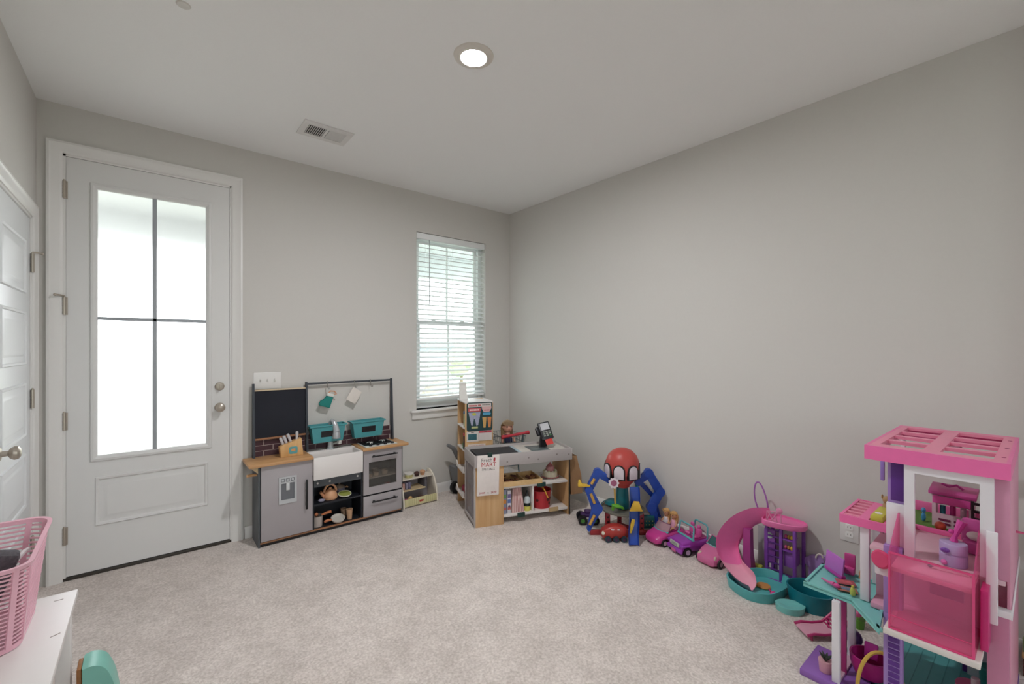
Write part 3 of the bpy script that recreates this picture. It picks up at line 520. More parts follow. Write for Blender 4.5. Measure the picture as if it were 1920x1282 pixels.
for k, (x, cc, lab) in enumerate(((1.665, 'b58a80', 'pinkish toy biscuit packet on bakery shelf'), (1.695, '8f8a9c', 'grey toy biscuit packet on bakery shelf'), (1.72, '74708c', 'slate toy biscuit packet leaning on bakery shelf'))): obj('toy_packet', MB().box(x - .01, x + .01, 3.455, 3.515, .1365, .19, .002), mat(cc, .5, 0, .3, 60), label=lab, cat='packet', group='packets on the bakery shelf')
obj('toy_doughnut', MB().tube([(1.668 + .018 * math.cos(a), 3.43, .040 + .018 * math.sin(a)) for a in [2 * PI * k / 18 for k in range(18)]], .012, 8, True), mat('cf6f8e', .5), label='pink toy doughnut in the bakery front tray', cat='doughnut')
obj('toy_bun', MB().ball((1.715, 3.437, .0505), (.024, .018, .034), 12, 8), mat('d2ab6e', .6), label='golden toy bun in the bakery front tray', cat='bun')
obj('toy_croissant', MB().tube([(1.75, 3.44, .034), (1.775, 3.432, .052), (1.81, 3.43, .058), (1.845, 3.432, .05), (1.865, 3.44, .034)], [.008, .015, .018, .015, .008], 10), mat('4c2f2c', .6), label='dark brown toy croissant in the bakery front tray', cat='croissant')
# ------------------------------------------------------------------ toy market stand (counter + shelf tower), turned toward the room
MO, MA = Vector((1.88, 2.706, 0)), -math.radians(20.)
MF = frame(MO, MA)
def Mw(u, v, z=0.): return MF @ Vector((u, v, z))
ash = wood('c49a6a', 'd3ad80', 30, 30, 2.5); mgrey = mat('b0a9a8', .45, 0, .02); mwhite = mat('ded8d4', .45, 0, .01); green = mat('12352f', .5)
ms = thing('market_counter', 'grey and wood toy checkout counter with white shelves', 'toy counter', Mw(.39, .16), MA)
def mp(name, m, *boxes, par=None, bev=.0015): 
    b = MB(MF)
    for q in boxes: b.box(*q, bev)
    return obj(name, b, m, par or ms)
mp('front_panel', ash, (0, .22, 0, .012, 0, .446)); mp('end_panel', ash, (.765, .777, .012, .30, 0, .446)); mp('end_edge', mat('23201e', .6), (.7775, .785, .005, .30, 0, .446)); mp('back_post', ash, (.012, .05, .288, .30, 0, .446))
mp('bottom_shelf', mwhite, (.012, .765, .014, .30, .044, .064)); mp('middle_shelf', mwhite, (.012, .765, .014, .30, .262, .280)); mp('divider', mwhite, (.462, .474, .016, .30, .064, .262)); mp('partition', mat('9aa0a4', .5), (.405, .411, .12, .30, .064, .262))
mp('apron', mgrey, (-.002, .786, -.012, 0, .446, .538)); mp('apron_side', mgrey, (-.012, -.002, -.012, .31, .446, .538)); mp('apron_side', mgrey, (.786, .796, -.012, .31, .446, .538)); mp('apron_back', mgrey, (-.002, .786, .31, .322, .446, .538))
tp_ = mp('counter_top', mat('cfc9c2', .45), (.30, .786, 0, .31, .505, .520), (0, .30, 0, .31, .49, .500))
cv = mp('conveyor_belt', mat('2a2c30', .6), (.03, .36, .03, .285, .5, .5225), par=tp_); mp('belt_edge', mat('a9bcc6', .35), (.36, .385, .02, .29, .52, .527), par=tp_)
for u_, z in ((.10, .49), (.245, .475), (.42, .492), (.50, .474), (.66, .50), (.765, .492)): obj('screw', MB(MF).lathe([(.006, 0), (.006, .002), (0, .002)], (u_, -.012, z), 10, (0, -1, 0)), mat('8c8380', .4, .5), ms)
mp('scanner_plate', mat('5f6a6c', .25), (.48, .64, .05, .24, .5195, .5225), par=tp_)
# clear bag dispenser at the left side
mp('side_frame', mgrey, (-.012, 0, 0.0, .016, 0, .446), (-.012, 0, .284, .30, .02, .446), (-.012, 0, .016, .284, .02, .045)); mp('clear_window', clear('d9d5d8', .72, .12), (-.008, -.004, .016, .284, .045, .446))
for z0, cc, vv in ((.14, 'c4b48a', .10), (.06, 'a894c6', .12), (.22, 'd3c2bd', .16)): obj('toy_packet', MB(MF).box(.02, .10, vv, vv + .09, .0645 if z0 == .06 else z0, z0 + .09, .004) if z0 == .06 else MB(MF).box(.03, .11, vv + (.115 if z0 < .2 else .09), vv + (.145 if z0 < .2 else .12), .0645, min(z0 + .06, .252), .004), mat(cc, .5, 0, .2, 50), label={'c4b48a': 'tan packet behind the clear side of the market counter', 'a894c6': 'lavender packet behind the clear side of the market counter', 'd3c2bd': 'pale pink packet behind the clear side of the market counter'}[cc], cat='packet')
for u0, u1, z0, nm in ((.335, .395, .036, 'g'), (.50, .57, .252, 'g'), (.60, .68, .045, 'w')):
    obj('price_clip', MB(MF).box(u0, u1, .0, .0135, z0, z0 + .032, .002), green if nm == 'g' else mat('b59a72', .5), ms)
# ---- hanging sign
sg = thing('market_sign', 'white hanging price board reading Fresh MART SPECIALS', 'sign', Mw(.09, -.02, .24), MA)
lean = Vector((-.095, 0, 1)).normalized()      # the board hangs a little askew
SO = Mw(.092, -.0165, .39); sx_ = MF.to_3x3() @ Vector((1, 0, -.02)); sz_ = MF.to_3x3() @ Vector((.075, 0, 1)); sz_ = sz_ - sx_.normalized() * sz_.dot(sx_.normalized()); SN = sx_.cross(sz_).normalized()
bd = obj('board', MB().prism(rrect(.086, .150, .006), SO, sx_, sz_, .004, .0008), mat('e2d9d5', .5), sg)
red = mat('b3343c', .5); gry = mat('77706e', .5)
def st_(s, size, m, a, c, xs=1.): text(bd, s, size, m, SO + sx_.normalized() * a + sz_.normalized() * c + SN * .0026, sx_, sz_, xs=xs)
st_('Fresh', .040, gry, -.014, .112); st_('MART', .044, red, .002, .078); st_('SPECIALS', .025, gry, 0, .045); st_('SHOP', .020, red, -.045, -.130, .9); st_('&', .016, mat('6f7a5a', .5), .002, -.130); st_('SAVE!', .020, red, .046, -.130, .9)
obj('pepper_print', MB().prism([(-.006, -.016), (.004, -.016), (.008, .004), (.006, .014), (-.004, .014), (-.008, .004)], SO + sx_.normalized() * .046 + sz_.normalized() * .115 + SN * .003, sx_, sz_, .001), red, bd)
obj('clip', MB(MF).box(.088, .124, -.0225, .004, .526, .556, .002), green, sg)
# ---- card reader
crd = thing('card_reader', 'black toy card reader on a stand with red card', 'card reader', Mw(.62, .17, .5225), MA)
RF = MF @ Matrix.Translation((.64, .165, .655)) @ Matrix.Rotation(-.14, 4, 'Y') @ Matrix.Rotation(-.55, 4, 'X')
blk = mat('1b1c24', .35)
obj('stand', MB(MF).prism([(-.03, 0), (.03, 0), (.024, .05), (.016, .13), (-.016, .13), (-.026, .05)], (.625, .18, .5225), (1, 0, 0), (0, 0, 1), .035, .004), blk, crd)
rb = obj('body', MB(RF).box(-.05, .05, -.012, .016, -.075, .075, .008), mat('25272d', .35), crd); obj('battery_grip', MB(RF).box(-.07, -.04, .012, .05, -.02, .05, .008), blk, crd)
obj('screen', MB(RF).box(-.037, .037, -.0135, -.0118, .005, .062), mat('c9c9cf', .3), rb)
for r in range(3):
    for c in range(3): obj('key', MB(RF).box(-.034 + c * .025, -.016 + c * .025, -.015, -.0118, -.018 - r * .016, -.007 - r * .016, .001), mat('3f7a46' if (r, c) == (2, 2) else '9aa098', .5), rb)
obj('card', MB(RF).box(-.032, .03, -.006, -.002, -.12, -.06, .001), mat('d8433f', .5), crd)
# ---- things on the counter shelves
ty = thing('sorting_tray', 'light wooden toy tray full of brown bread pieces on shelf', 'tray', Mw(.37, .12, .2805), MA)
lw = wood('cda873', 'dcbb8a', 20, 30, 30); b = MB(MF)
for q in ((.215, .54, .0, .008, .2805, .318), (.215, .54, .222, .23, .2805, .318), (.215, .223, .008, .222, .2805, .318), (.532, .54, .008, .222, .2805, .318), (.40, .408, .008, .222, .285, .312), (.223, .532, .008, .222, .2805, .286)): b.box(*q)
obj('tray', b, lw, ty)
rnd = random.Random(4)
for k in range(22):
    u_, v_ = (.24 + rnd.random() * .145, .025 + rnd.random() * .18) if k < 15 else (.425 + rnd.random() * .09, .025 + rnd.random() * .18)
    obj('bread_piece', MB(MF).ctr((u_, v_, .293 + (k % 3) * .006), (.05, .03, .012), .004, rot=(rnd.random() * .5 - .25, rnd.random() * .5 - .25, rnd.random() * 3)), mat(rnd.choice(['7a4a34', '8d5c3c', '6b3f30', '9c6d48']), .7), ty)
ck_ = thing('toy_cake', 'two-tier white toy cake with pink top on the shelf', 'cake', Mw(.66, .12, .2805), MA); c = lambda z: Mw(.665, .13, z)
obj('plate', MB().lathe([(.05, 0), (.075, .008), (.076, .012), (0, .012)], c(.2805), 28), mat('e0d5d0', .4), ck_); obj('plate_rim', MB().tube([c(.2915) + Vector((.074 * math.cos(a), .074 * math.sin(a), 0)) for a in [2 * PI * k / 28 for k in range(28)]], .003, 6, True), mat('b85a62', .4), ck_)
obj('lower_tier', MB().lathe([(.058, 0), (.06, .004), (.06, .036), (.054, .042), (0, .042)], c(.2925), 28), mat('ddd5bf', .5, 0, .25, 40), ck_); obj('upper_tier', MB().lathe([(.033, 0), (.034, .03), (.03, .036), (0, .036)], c(.3345), 24), mat('c98f92', .5), ck_); obj('icing_peak', MB().lathe([(.026, 0), (.016, .014), (.005, .028), (0, .036)], c(.3705), 18), mat('b06a6e', .5), ck_)
for k in range(10): a = 2 * PI * k / 10; obj('icing_dot', MB().ball(c(.334) + Vector((.047 * math.cos(a), .047 * math.sin(a), 0)), .009, 8, 6), mat('e6ded2' if k % 2 else 'c9cba0', .5), ck_)
for k, (u_, cc, lab, hh) in enumerate(((.238, '8b8fa6', 'multicoloured thin toy box at the wooden panel on bottom shelf', .185), (.275, 'd8d6dc', 'white and blue toy cereal box on bottom shelf', .175))):
    t = thing('toy_box', lab, 'box', Mw(u_, .06, .0645), MA); obj('carton', MB(MF).box(u_ - .014, u_ + .014, .03, .13, .0645, .0645 + hh, .001), mat(cc, .5, 0, .1, 30), t)
    for j, (z0, z1, c2) in enumerate(((.03, .05, 'b8605a'), (.08, .11, '5a6fa8' if k else 'd0883c'), (.12, .15, '6a5a8a' if k else '6c9a58'))): obj('print', MB(MF).box(u_ - .012, u_ + .012, .0288, .0302, .0645 + z0, .0645 + z1), mat(c2, .5), t)
    if k: obj('badge', MB(MF).lathe([(.009, 0), (.009, .001), (0, .001)], (u_, .0288, .12), 12, (0, -1, 0)), mat('5c3a5c', .5), t)
sb = thing('striped_bag', 'tall pink and white striped paper bag on bottom shelf', 'bag', Mw(.345, .08, .0645), MA)
def bagloop(u0, u1, v0, v1, z): return [MF @ Vector(p) for p in ((u0, v0, z), (u1, v0, z), (u1, v1, z), (u0, v1, z))]
obj('paper', MB().loft([bagloop(.298, .398, .03, .11, .0645), bagloop(.302, .392, .035, .10, .15), bagloop(.312, .382, .055, .075, .245)]), mat('d9bdb8', .7), sb, flat=True)
for k in range(7):
    f = (k + .5) / 7; pts = [Mw(.298 + .1 * f, .0294, .066), Mw(.302 + .09 * f, .0344, .15), Mw(.312 + .07 * f, .0542, .245)]
    obj('stripe', MB().sheet([[p - MF.to_3x3() @ Vector((.0022, 0, 0)), p + MF.to_3x3() @ Vector((.0022, 0, 0))] for p in pts], .0006, MF.to_3x3() @ Vector((0, -1, 0))), mat('a35f62', .7), sb)
gb = thing('glue_bottle', 'clear bottle with black nozzle and yellow band on shelf', 'bottle', Mw(.43, .06, .0645), MA); g0 = lambda z: Mw(.432, .055, z)
obj('band', MB().lathe([(.028, 0), (.028, .035), (0, .035)], g0(.0645), 18), mat('d3cb62', .45), gb); obj('dark_label', MB().lathe([(.0275, 0), (.026, .024), (0, .024)], g0(.0997), 18), mat('16221f', .45), gb); obj('shoulder', MB().lathe([(.026, 0), (.022, .035), (.012, .052), (0, .052)], g0(.1239), 18), mat('b9c1c4', .2), gb); obj('nozzle', MB().lathe([(.012, 0), (.011, .015), (.004, .045), (0, .046)], g0(.176), 14), mat('16171a', .4), gb)
bu = thing('red_bucket', 'red pail with cartoon face print and yellow handle', 'bucket', Mw(.58, .10, .0645), MA); B0 = Vector((.572, .10, .0645))
obj('pail', MB(MF).lathe([(0, 0), (.070, 0), (.078, .128), (.083, .13), (.083, .137), (.076, .137), (.067, .006), (0, .006)], B0, 32), mat('b02a33', .4), bu)
obj('handle', MB(MF).tube([B0 + Vector((-.01 + .006 * k, -.081 - .004 * math.sin(k), .16 - .012 * k)) for k in range(7)][::-1] + [B0 + Vector((-.012, -.06, .168)), B0 + Vector((0, 0, .15))], .0055, 8), mat('d9a13a', .45), bu)
for a, z, r in ((-1.15, .068, .012), (-.72, .074, .012), (-.93, .036, .011), (-2.4, .066, .012)):
    p = B0 + Vector((.0725 * math.cos(a), .0725 * math.sin(a), z)); n_ = Vector((math.cos(a), math.sin(a), 0)); obj('face_print', MB(MF).lathe([(r, 0), (r, .003), (0, .003)], p, 14, n_, 1, 1), mat('4a1418', .5), bu)
# ---- shelf tower
TU, TV0, TV1, TZ = .238, .335, .620, .885
tw = thing('market_tower', 'tall narrow wooden toy shelf tower behind the checkout counter', 'toy shelf', Mw(.12, .48), MA)
def tpz(name, m, *bx, par=None, bev=.0015):
    b = MB(MF)
    for q in bx: b.box(*q, bev)
    return obj(name, b, m, par or tw)
tpz('far_panel', ash, (0, TU, TV1 - .012, TV1, 0, TZ)); np_ = tpz('near_panel', ash, (.0, TU, TV0, TV0 + .012, 0, TZ)); tpz('back_panel', ash, (TU - .008, TU, TV0 + .012, TV1 - .012, .02, TZ - .02))
tpz('top_board', mat('d9d4d2', .4), (-.002, TU, TV0 - .002, TV1 + .002, TZ, TZ + .012)); tpz('top_slot', ash, (.09, .21, .53, .57, TZ + .0115, TZ + .0135))
for z in (.685, .50): tpz('shelf', mwhite, (-.004, TU - .008, TV0 + .012, TV1 - .012, z - .012, z))
for z in (.335, .13):
    b = MB(MF); lip = [(TV0 + .012, 0), (TV1 - .012, 0), (TV1 - .012, .05), (TV1 - .03, .052), (TV1 - .07, .02), (TV1 - .11, .012), (TV0 + .12, .012), (TV0 + .07, .02), (TV0 + .03, .052), (TV0 + .012, .05)]
    b.prism([(v_, z - .02 + h) for v_, h in lip], (-.012, 0, 0), (0, 1, 0), (0, 0, 1), .008); b.box(-.008, TU - .008, TV0 + .013, TV1 - .013, z - .022, z - .012); obj('bin', b, mwhite, tw)
# poster boards on the near panel (facing the room)
def pst(name, m, u0, u1, z0, z1, d=.004, off=0., par=None, poly=None):
    b = MB(MF)
    if poly: b.prism(poly, (0, TV0 - d / 2 - off, 0), (1, 0, 0), (0, 0, 1), d)
    else: b.box(u0, u1, TV0 - d - off, TV0 - off, z0, z1)
    return obj(name, b, m, par or tw)
pu0, pu1 = .012, .232
dark = mat('14383a', .5, 0, .15, 12); po = pst('poster', dark, 0, 0, 0, 0, .004, 0, None, [(pu0 + .12 - .12 + p[0] + .11, .775 + p[1]) for p in rrect(.11, .118, .02)])
pst('poster_banner', mat('cfc5c0', .5), pu0 + .012, pu1 - .012, .855, .884, .001, .004, po)
def bars(par, m, u0, u1, zc, n, h, off):
    for k in range(n): a = u0 + (u1 - u0) * k / n; pst('print_mark', m, a + .0012, a + (u1 - u0) / n - .0012, zc - h / 2, zc + h / 2, .0006, off, par)
bars(po, red, pu0 + .018, pu0 + .085, .866, 6, .012, .005); bars(po, red, pu0 + .095, pu0 + .118, .868, 2, .012, .005); bars(po, gry, pu0 + .13, pu1 - .02, .87, 7, .007, .005)
pst('poster_tag', mat('c2545a', .5), pu0 + .012, pu0 + .118, .818, .846, .001, .004, po); bars(po, mat('e8d8d4', .5), pu0 + .024, pu0 + .104, .832, 7, .012, .005)
pst('poster_tag', mat('d3a9a8', .5), 0, 0, 0, 0, .001, .004, po, [(.14, .855), (.222, .855), (.222, .84), (.205, .812), (.155, .812), (.14, .84)]); bars(po, mat('bd6f74', .5), .158, .206, .826, 5, .01, .005)
pst('frozen_bag_print', mat('9da0b8', .5, 0, .3, 90), 0, 0, 0, 0, .001, .004, po, [(.026, .812), (.128, .812), (.122, .77), (.108, .705), (.094, .700), (.08, .755), (.072, .755), (.062, .702), (.05, .706), (.036, .77)]); pst('yellow_print', mat('b9b84a', .5), 0, 0, 0, 0, .0008, .005, po, [(.074 + .018 * math.cos(k * PI / 6), .796 + .012 * math.sin(k * PI / 6)) for k in range(12)])
pst('green_print', mat('b7bb82', .5), .052, .106, .680, .695, .001, .004, po)
pst('blue_wrapper_print', mat('4f9cc0', .5), 0, 0, 0, 0, .001, .004, po, [(.146, .795), (.152, .785), (.21, .785), (.218, .795), (.212, .806), (.15, .806)])
for u_, cc in ((.162, 'c89d5c'), (.205, 'c97f48')): pst('carton_print', mat(cc, .5), 0, 0, 0, 0, .001, .004, po, [(u_ - .018, .768), (u_ + .018, .768), (u_ + .010, .682), (u_ - .008, .682)])
pw = pst('packet_card', mat('d8cfc8', .5), .012, .112, .572, .655, .004, .0006); pst('packet_art', mat('2d5f68', .5, 0, .9, 160), .024, .096, .586, .635, .001, .0046, pw)
pw2 = pst('packet_card', mat('d5cac6', .5), .114, .226, .576, .658, .004, .0006); pst('packet_top', mat('c04a56', .5), .116, .224, .64, .657, .001, .0046, pw2)
for w_ in (pw, pw2): cxu = .06 if w_ is pw else .17; pst('hang_slot', mat('3a3430', .6), cxu - .012, cxu + .012, .644, .649, .0006, .0058, w_)
ln = pst('lane_card', mat('d9cec6', .5), .022, .17, .520, .551, .003, .004)
text(ln, 'LANE CLOSED', .019, mat('b0464e', .5), Mw(.096, TV0 - .0075, .535), MF.to_3x3() @ Vector((1, 0, 0)), (0, 0, 1))
obj('lane_card_stand', MB(MF).box(.05, .14, TV0 - .012, TV0 - .002, .5015, .521, .001), mwhite, tw)
# goods on the tower
tc_ = thing('standing_card', 'blank white folded card standing on the shelf tower', 'card', Mw(.03, .50, TZ + .012), MA)
for s_, nm in ((0, 'front_leaf'), (1, 'back_leaf')): obj(nm, MB(MF).prism([(-.028, 0), (.045, 0), (.035, .06), (.03, .148), (-.03, .150)], (.02, .50 + s_ * .03, TZ + .0125), (1, 0, 0), (0, .1 - .25 * s_, 1), .002), mat('e1dfdb', .6), tc_)
def can(name, lab, u_, v_, z, r, h, col, lid=None, cat='can'):
    t = thing(name, lab, cat, Mw(u_, v_, z), MA); obj('body', MB(MF).lathe([(r, 0), (r, h * .85), (0, h * .85)], (u_, v_, z), 18), mat(col, .45, 0, .2, 40), t); obj('lid', MB(MF).lathe([(r * 1.04, 0), (r * 1.04, h * .15), (0, h * .15)], (u_, v_, z + h * .85), 18), mat(lid or col, .4), t)
can('toy_carton', 'blue-topped pale green toy carton on the tower top shelf', .03, .39, .6855, .03, .13, 'b7c09a', '3f6f9c', 'carton'); can('toy_jar', 'red-topped dark toy jar on the tower second shelf', .03, .385, .5005, .034, .135, '3a1418', 'b53a42', 'jar'); can('toy_pepper_pot', 'green toy pot beside the dark jar on tower', .02, .43, .5005, .018, .045, '2f7a48', '2f8a50', 'pot')
for k, (v_, z, cc, lab) in enumerate(((.42, .1185, 'a3263e', 'dark red toy apple in the lowest tower bin'), (.50, .1185, '9a2a44', 'crimson toy apple near far panel in the lowest bin'))): obj('toy_apple', MB(MF).ball((.04, v_, z + .03), (.032, .032, .03), 14, 10), mat(cc, .4), label=lab, cat='apple', group='toy apples')
# ---- shopping cart with doll behind the counter
CA = MA; ct = thing('toy_shopping_cart', 'small chrome wire shopping cart with red handle', 'shopping cart', Mw(.43, .60), MA); chrome = mat('8d9698', .3, .8, .05)
def cl(u_, v_, z): return Mw(u_, v_, z)
b = MB(); r = .0035
ring = lambda u0, u1, v0, v1, z: [cl(u0, v0, z), cl(u1, v0, z), cl(u1, v1, z - .02), cl(u0, v1, z - .02)]
for (u0, u1, v0, v1, z) in ((.335, .555, .40, .80, .575), (.345, .545, .41, .79, .52), (.36, .53, .43, .77, .44)): b.tube(ring(u0, u1, v0, v1, z), r, 6, True)
obj('basket_frame', b, chrome, ct)
for k in range(9): f = k / 8; obj('wire', MB().tube([cl(.335 + .22 * f, .40, .575), cl(.36 + .17 * f, .43, .44), cl(.36 + .17 * f, .77, .42), cl(.335 + .22 * f, .80, .555)], .002, 5), chrome, ct)
for k in range(8): f = (k + .5) / 8; obj('wire', MB().tube([cl(.335, .40 + .4 * f, .575 - .02 * f), cl(.36, .43 + .34 * f, .44 - .02 * f), cl(.53, .43 + .34 * f, .44 - .02 * f), cl(.555, .40 + .4 * f, .575 - .02 * f)], .002, 5), chrome, ct)
for u_ in (.36, .53): obj('leg_frame', MB().tube([cl(u_, .395, .60), cl(u_, .42, .44), cl(u_, .52, .28), cl(u_, .44, .10), cl(u_, .78, .07)], .006, 8), mat('6f8890', .3, .6), ct)
obj('cross_bar', MB().tube([cl(.36, .50, .30), cl(.53, .50, .30)], .005, 8), mat('6f8890', .3, .6), ct)
obj('handle', MB().tube([cl(.328, .385, .578), cl(.345, .385, .580), cl(.375, .385, .584), (cl(.545, .385, .604)), (cl(.565, .385, .606)), cl(.58, .385, .608)], [.016, .017, .012, .012, .017, .016], 12), mat('b8323f', .4), ct)
for u_, v_ in ((.36, .44), (.53, .44), (.36, .78), (.53, .78)): obj('wheel', MB(MF).cyl((u_ - .008, v_, .035), (u_ + .008, v_, .035), .035, seg=18), mat('1a1a1c', .5), ct)
for u_, v_ in ((.36, .44), (.53, .44), (.36, .78), (.53, .78)): obj('caster_fork', MB(MF).box(u_ - .012, u_ + .012, v_ - .006, v_ + .006, .06, .10), chrome, ct)
def doll(name, lab, W, skin, hair, dress, s=1., long=True):
    """seated doll, W places local axes: -y is the way it faces; seat at z = 0"""
    t = bpy.data.objects.new(name, None); COL.objects.link(t); t.empty_display_size = .03; l_, r_, _ = W.decompose(); t.location = l_; t.rotation_euler = r_.to_euler(); WM[t] = Matrix.Translation(l_) @ r_.to_matrix().to_4x4(); _props(t, lab, 'doll', None, None)
    P = lambda x, y, z: (x * s, y * s, z * s)
    b = MB(W); b.ball(P(0, 0, .185), P(.043, .042, .048), 20, 14); b.tube([P(0, .004, .0), P(0, .004, .05), P(0, .004, .10), P(0, .003, .125), P(0, .002, .15)], [.030 * s, .034 * s, .036 * s, .022 * s, .016 * s], 14)
    for q in (-1, 1):
        b.tube([P(.03 * q, .004, .115), P(.05 * q, -.004, .085), P(.056 * q, -.024, .055), P(.055 * q, -.045, .05)], [.012 * s, .011 * s, .009 * s, .010 * s], 10); b.tube([P(.018 * q, 0, .012), P(.022 * q, -.05, .016), P(.024 * q, -.085, .01), P(.024 * q, -.11, -.012)], [.018 * s, .016 * s, .012 * s, .012 * s], 10)
        b.ball(P(.042 * q, .002, .182), P(.006, .009, .011), 8, 6)
    b.ball(P(0, -.042, .178), P(.006, .006, .006), 8, 6); bd_ = obj('body', b, mat(skin, .5), t, ang=60)
    for q in (-1, 1): obj('eye', MB(W).ball(P(.017 * q, -.0385, .19), P(.006, .004, .008), 10, 8), mat('3a2a24', .3), t)
    obj('mouth', MB(W).ball(P(0, -.0395, .165), P(.009, .003, .003), 10, 6), mat('b5685e', .5), t)
    b = MB(W); loops = []
    for z, rx, y0, y1 in ((.243, .004, .0, .006), (.236, .028, -.03, .03), (.222, .045, -.047, .044), (.205, .052, -.047, .05), (.2, .053, -.02, .052), (.17, .054, .0, .054), (.12 if long else .155, .053, .0, .052), (.075 if long else .14, .045, .006, .048)):
        loops.append([Vector(P(rx * math.cos(a), (y0 + y1) / 2 + (y1 - y0) / 2 * math.sin(a), z)) for a in [2 * PI * k / 20 for k in range(20)]])
    b.loft(loops); obj('hair', b, mat(hair, .6, 0, .25, 90), t, ang=60)
    obj('fringe', MB(W).sheet([[Vector(P(.042 * math.sin(f * 1.2), -.030 - .019 * math.cos(f * 1.2), z)) for f in [-1 + k / 4 for k in range(9)]] for z in (.232, .218, .203)], .004 * s, W.to_3x3().inverted() @ (W.to_3x3() @ Vector((0, -1, 0)))), mat(hair, .6, 0, .25, 90), t)
    b = MB(W); b.lathe([(.042 * s, .0), (.045 * s, .03 * s), (.040 * s, .09 * s), (.03 * s, .122 * s), (.02 * s, .13 * s)], P(0, .004, -.004), 18); obj('dress', b, mat(dress, .8, 0, .2, 60), t); return t
doll('toy_doll', 'brown-haired doll in dark blue dress sitting in shopping cart', MF @ Matrix.Translation((.415, .475, .455)), 'd3a08a', '8f7658', '22264a', 1.05)
# ---- paper bag on the right end of the counter
pb = thing('paper_bag', 'brown paper shopping bag hanging at the counter end', 'paper bag', Mw(.84, .10, .17), MA)
kraft = mat('9a7654', .8, 0, .12, 18, .3); b = MB(); b.loft([bagloop(.800, .905, .02, .20, .155), bagloop(.799, .900, .03, .19, .30), bagloop(.7975, .872, .06, .16, .455)], True, False); obj('bag', b, kraft, pb, flat=True)
obj('bag_handle', MB().tube([Mw(.815, .10, .45), Mw(.812, .10, .475), Mw(.802, .10, .487), Mw(.7985, .10, .475)], .003, 6), kraft, pb); obj('hook', MB(MF).box(.796, .806, .09, .11, .47, .50, .002), mgrey, pb)
# ---- grey toy wheelbarrow behind the tower
gwm = mat('77797c', .4); wl = thing('toy_pushcart', 'grey toy push cart with black wheel behind the shelf tower', 'push cart', (2.20, 3.46, 0))
P0 = on_y(839, 834, 3.44); P1 = on_y(850, 840, 3.44); P2 = on_y(860, 860, 3.45)
obj('handle', MB().tube([P0, P0.lerp(P1, .5), P1, P2, P2 + Vector((.04, .01, -.10)), Vector((2.26, 3.47, .12))], [.014, .018, .021, .022, .018, .016], 10), gwm, wl)
obj('body', MB().loft([[Vector(p) for p in ((2.20, 3.42, .07), (2.50, 3.42, .07), (2.50, 3.54, .07), (2.20, 3.54, .07))], [Vector(p) for p in ((2.17, 3.40, .24), (2.53, 3.40, .24), (2.53, 3.56, .24), (2.17, 3.56, .24))]]), gwm, wl, flat=True)
wc = on_y(855, 904, 3.47); wc.z = .055
for k, x in enumerate((wc.x, wc.x + .30)):
    wo = obj('wheel', MB().cyl((x, 3.452, .055), (x, 3.49, .055), .055, seg=24), mat('151517', .5), wl); obj('hub', MB().cyl((x, 3.444, .055), (x, 3.452, .055), .022, seg=16), gwm, wo)
    obj('axle_arm', MB().tube([(x, 3.50, .055), (2.21 + k * .25, 3.50, .09)], .007, 6), gwm, wl)
# ------------------------------------------------------------------ spider-legged toy tower (plain stand-in, no character)
SF = frame((2.655, 1.952, 0), -YAW)
K = .00387
def sp(px, py, y=0.): d = (3.2 + y) / 827; return Vector(((px - 1170) * d + (1170 - 960) * d - .8126, y, 1.35 - (py - 650) * d))
tt = thing('toy_tower', 'red domed toy tower with blue jointed legs and blue ramp', 'toy tower', (2.655, 1.952, 0), -YAW)
tred = mat('b8453f', .4); tblue = mat('1d46a4', .4); tyel = mat('d9b23a', .45); tteal = mat('136d78', .3); tgrn = mat('5aa02c', .45); tgry = mat('6d6a60', .4); dred = mat('992a30', .45)
hc = sp(1168, 872); 
obj('dome', MB(SF).lathe([(.0, .128), (.035, .124), (.07, .108), (.1, .078), (.118, .035), (.122, -.005), (.116, -.045), (.098, -.085), (.075, -.115), (.055, -.135), (.05, -.15), (0, -.15)][::-1], hc, 32, None, 1.0, .95), tred, tt)
for ang_ in (.42, -.42, -1.26, 1.26, 2.1, -2.1, PI):
    n_ = Vector((math.sin(ang_), -math.cos(ang_), 0)); ex_ = Vector((math.cos(ang_), math.sin(ang_), 0)); c0 = hc + Vector((n_.x * .113, n_.y * .107, -.03))
    arch_w = lambda w_, h_: [(-w_, -h_), (w_, -h_)] + [(w_ * math.cos(a), h_ * .35 + w_ * 1.0 * math.sin(a)) for a in [PI * k / 10 for k in range(11)]]
    po_ = obj('window_frame', MB(SF).prism(arch_w(.041, .048), c0, ex_, Vector((0, 0, 1)), .022, .003), mat('17161a', .35), tt)
    obj('window_pane', MB(SF).prism(arch_w(.034, .041), c0 + n_ * .0085, ex_, Vector((0, 0, 1)), .010, .002), mat('d5cbd3', .3), po_)
def leg(pts, rads, y):
    g = [sp(a, b_, y) for a, b_ in pts]; b = MB(SF)
    for i in range(len(g) - 1):
        p, q = g[i], g[i + 1]; d = (q - p); L_ = d.length; ex = d.normalized(); ez = Vector((-ex.z, 0, ex.x)); w0, w1 = rads[i] * .92, rads[i + 1] * .92
        b.prism([(0, -w0), (L_, -w1), (L_, w1), (0, w0)], p, ex, ez, .030, .003)
    l_ = obj('leg', b, tblue, tt)
    for p, r_ in zip(g, rads): obj('joint', MB(SF).cyl(p + Vector((0, -.019, 0)), p + Vector((0, .019, 0)), r_, seg=18), tblue, l_)
    return l_
l1 = leg([(1153, 905), (1122, 885), (1105, 917), (1120, 952), (1105, 990)], [.024, .031, .028, .040, .014], -.02)
for (a, c_) in (((1116, 897), (1110, 907)), ((1109, 925), (1116, 943)), ((1116, 965), (1107, 983))):
    p, q = sp(*a, -.045), sp(*c_, -.045); obj('yellow_strut', MB(SF).tube([p, q], .010, 6), mat('c79a4a', .45), l1)
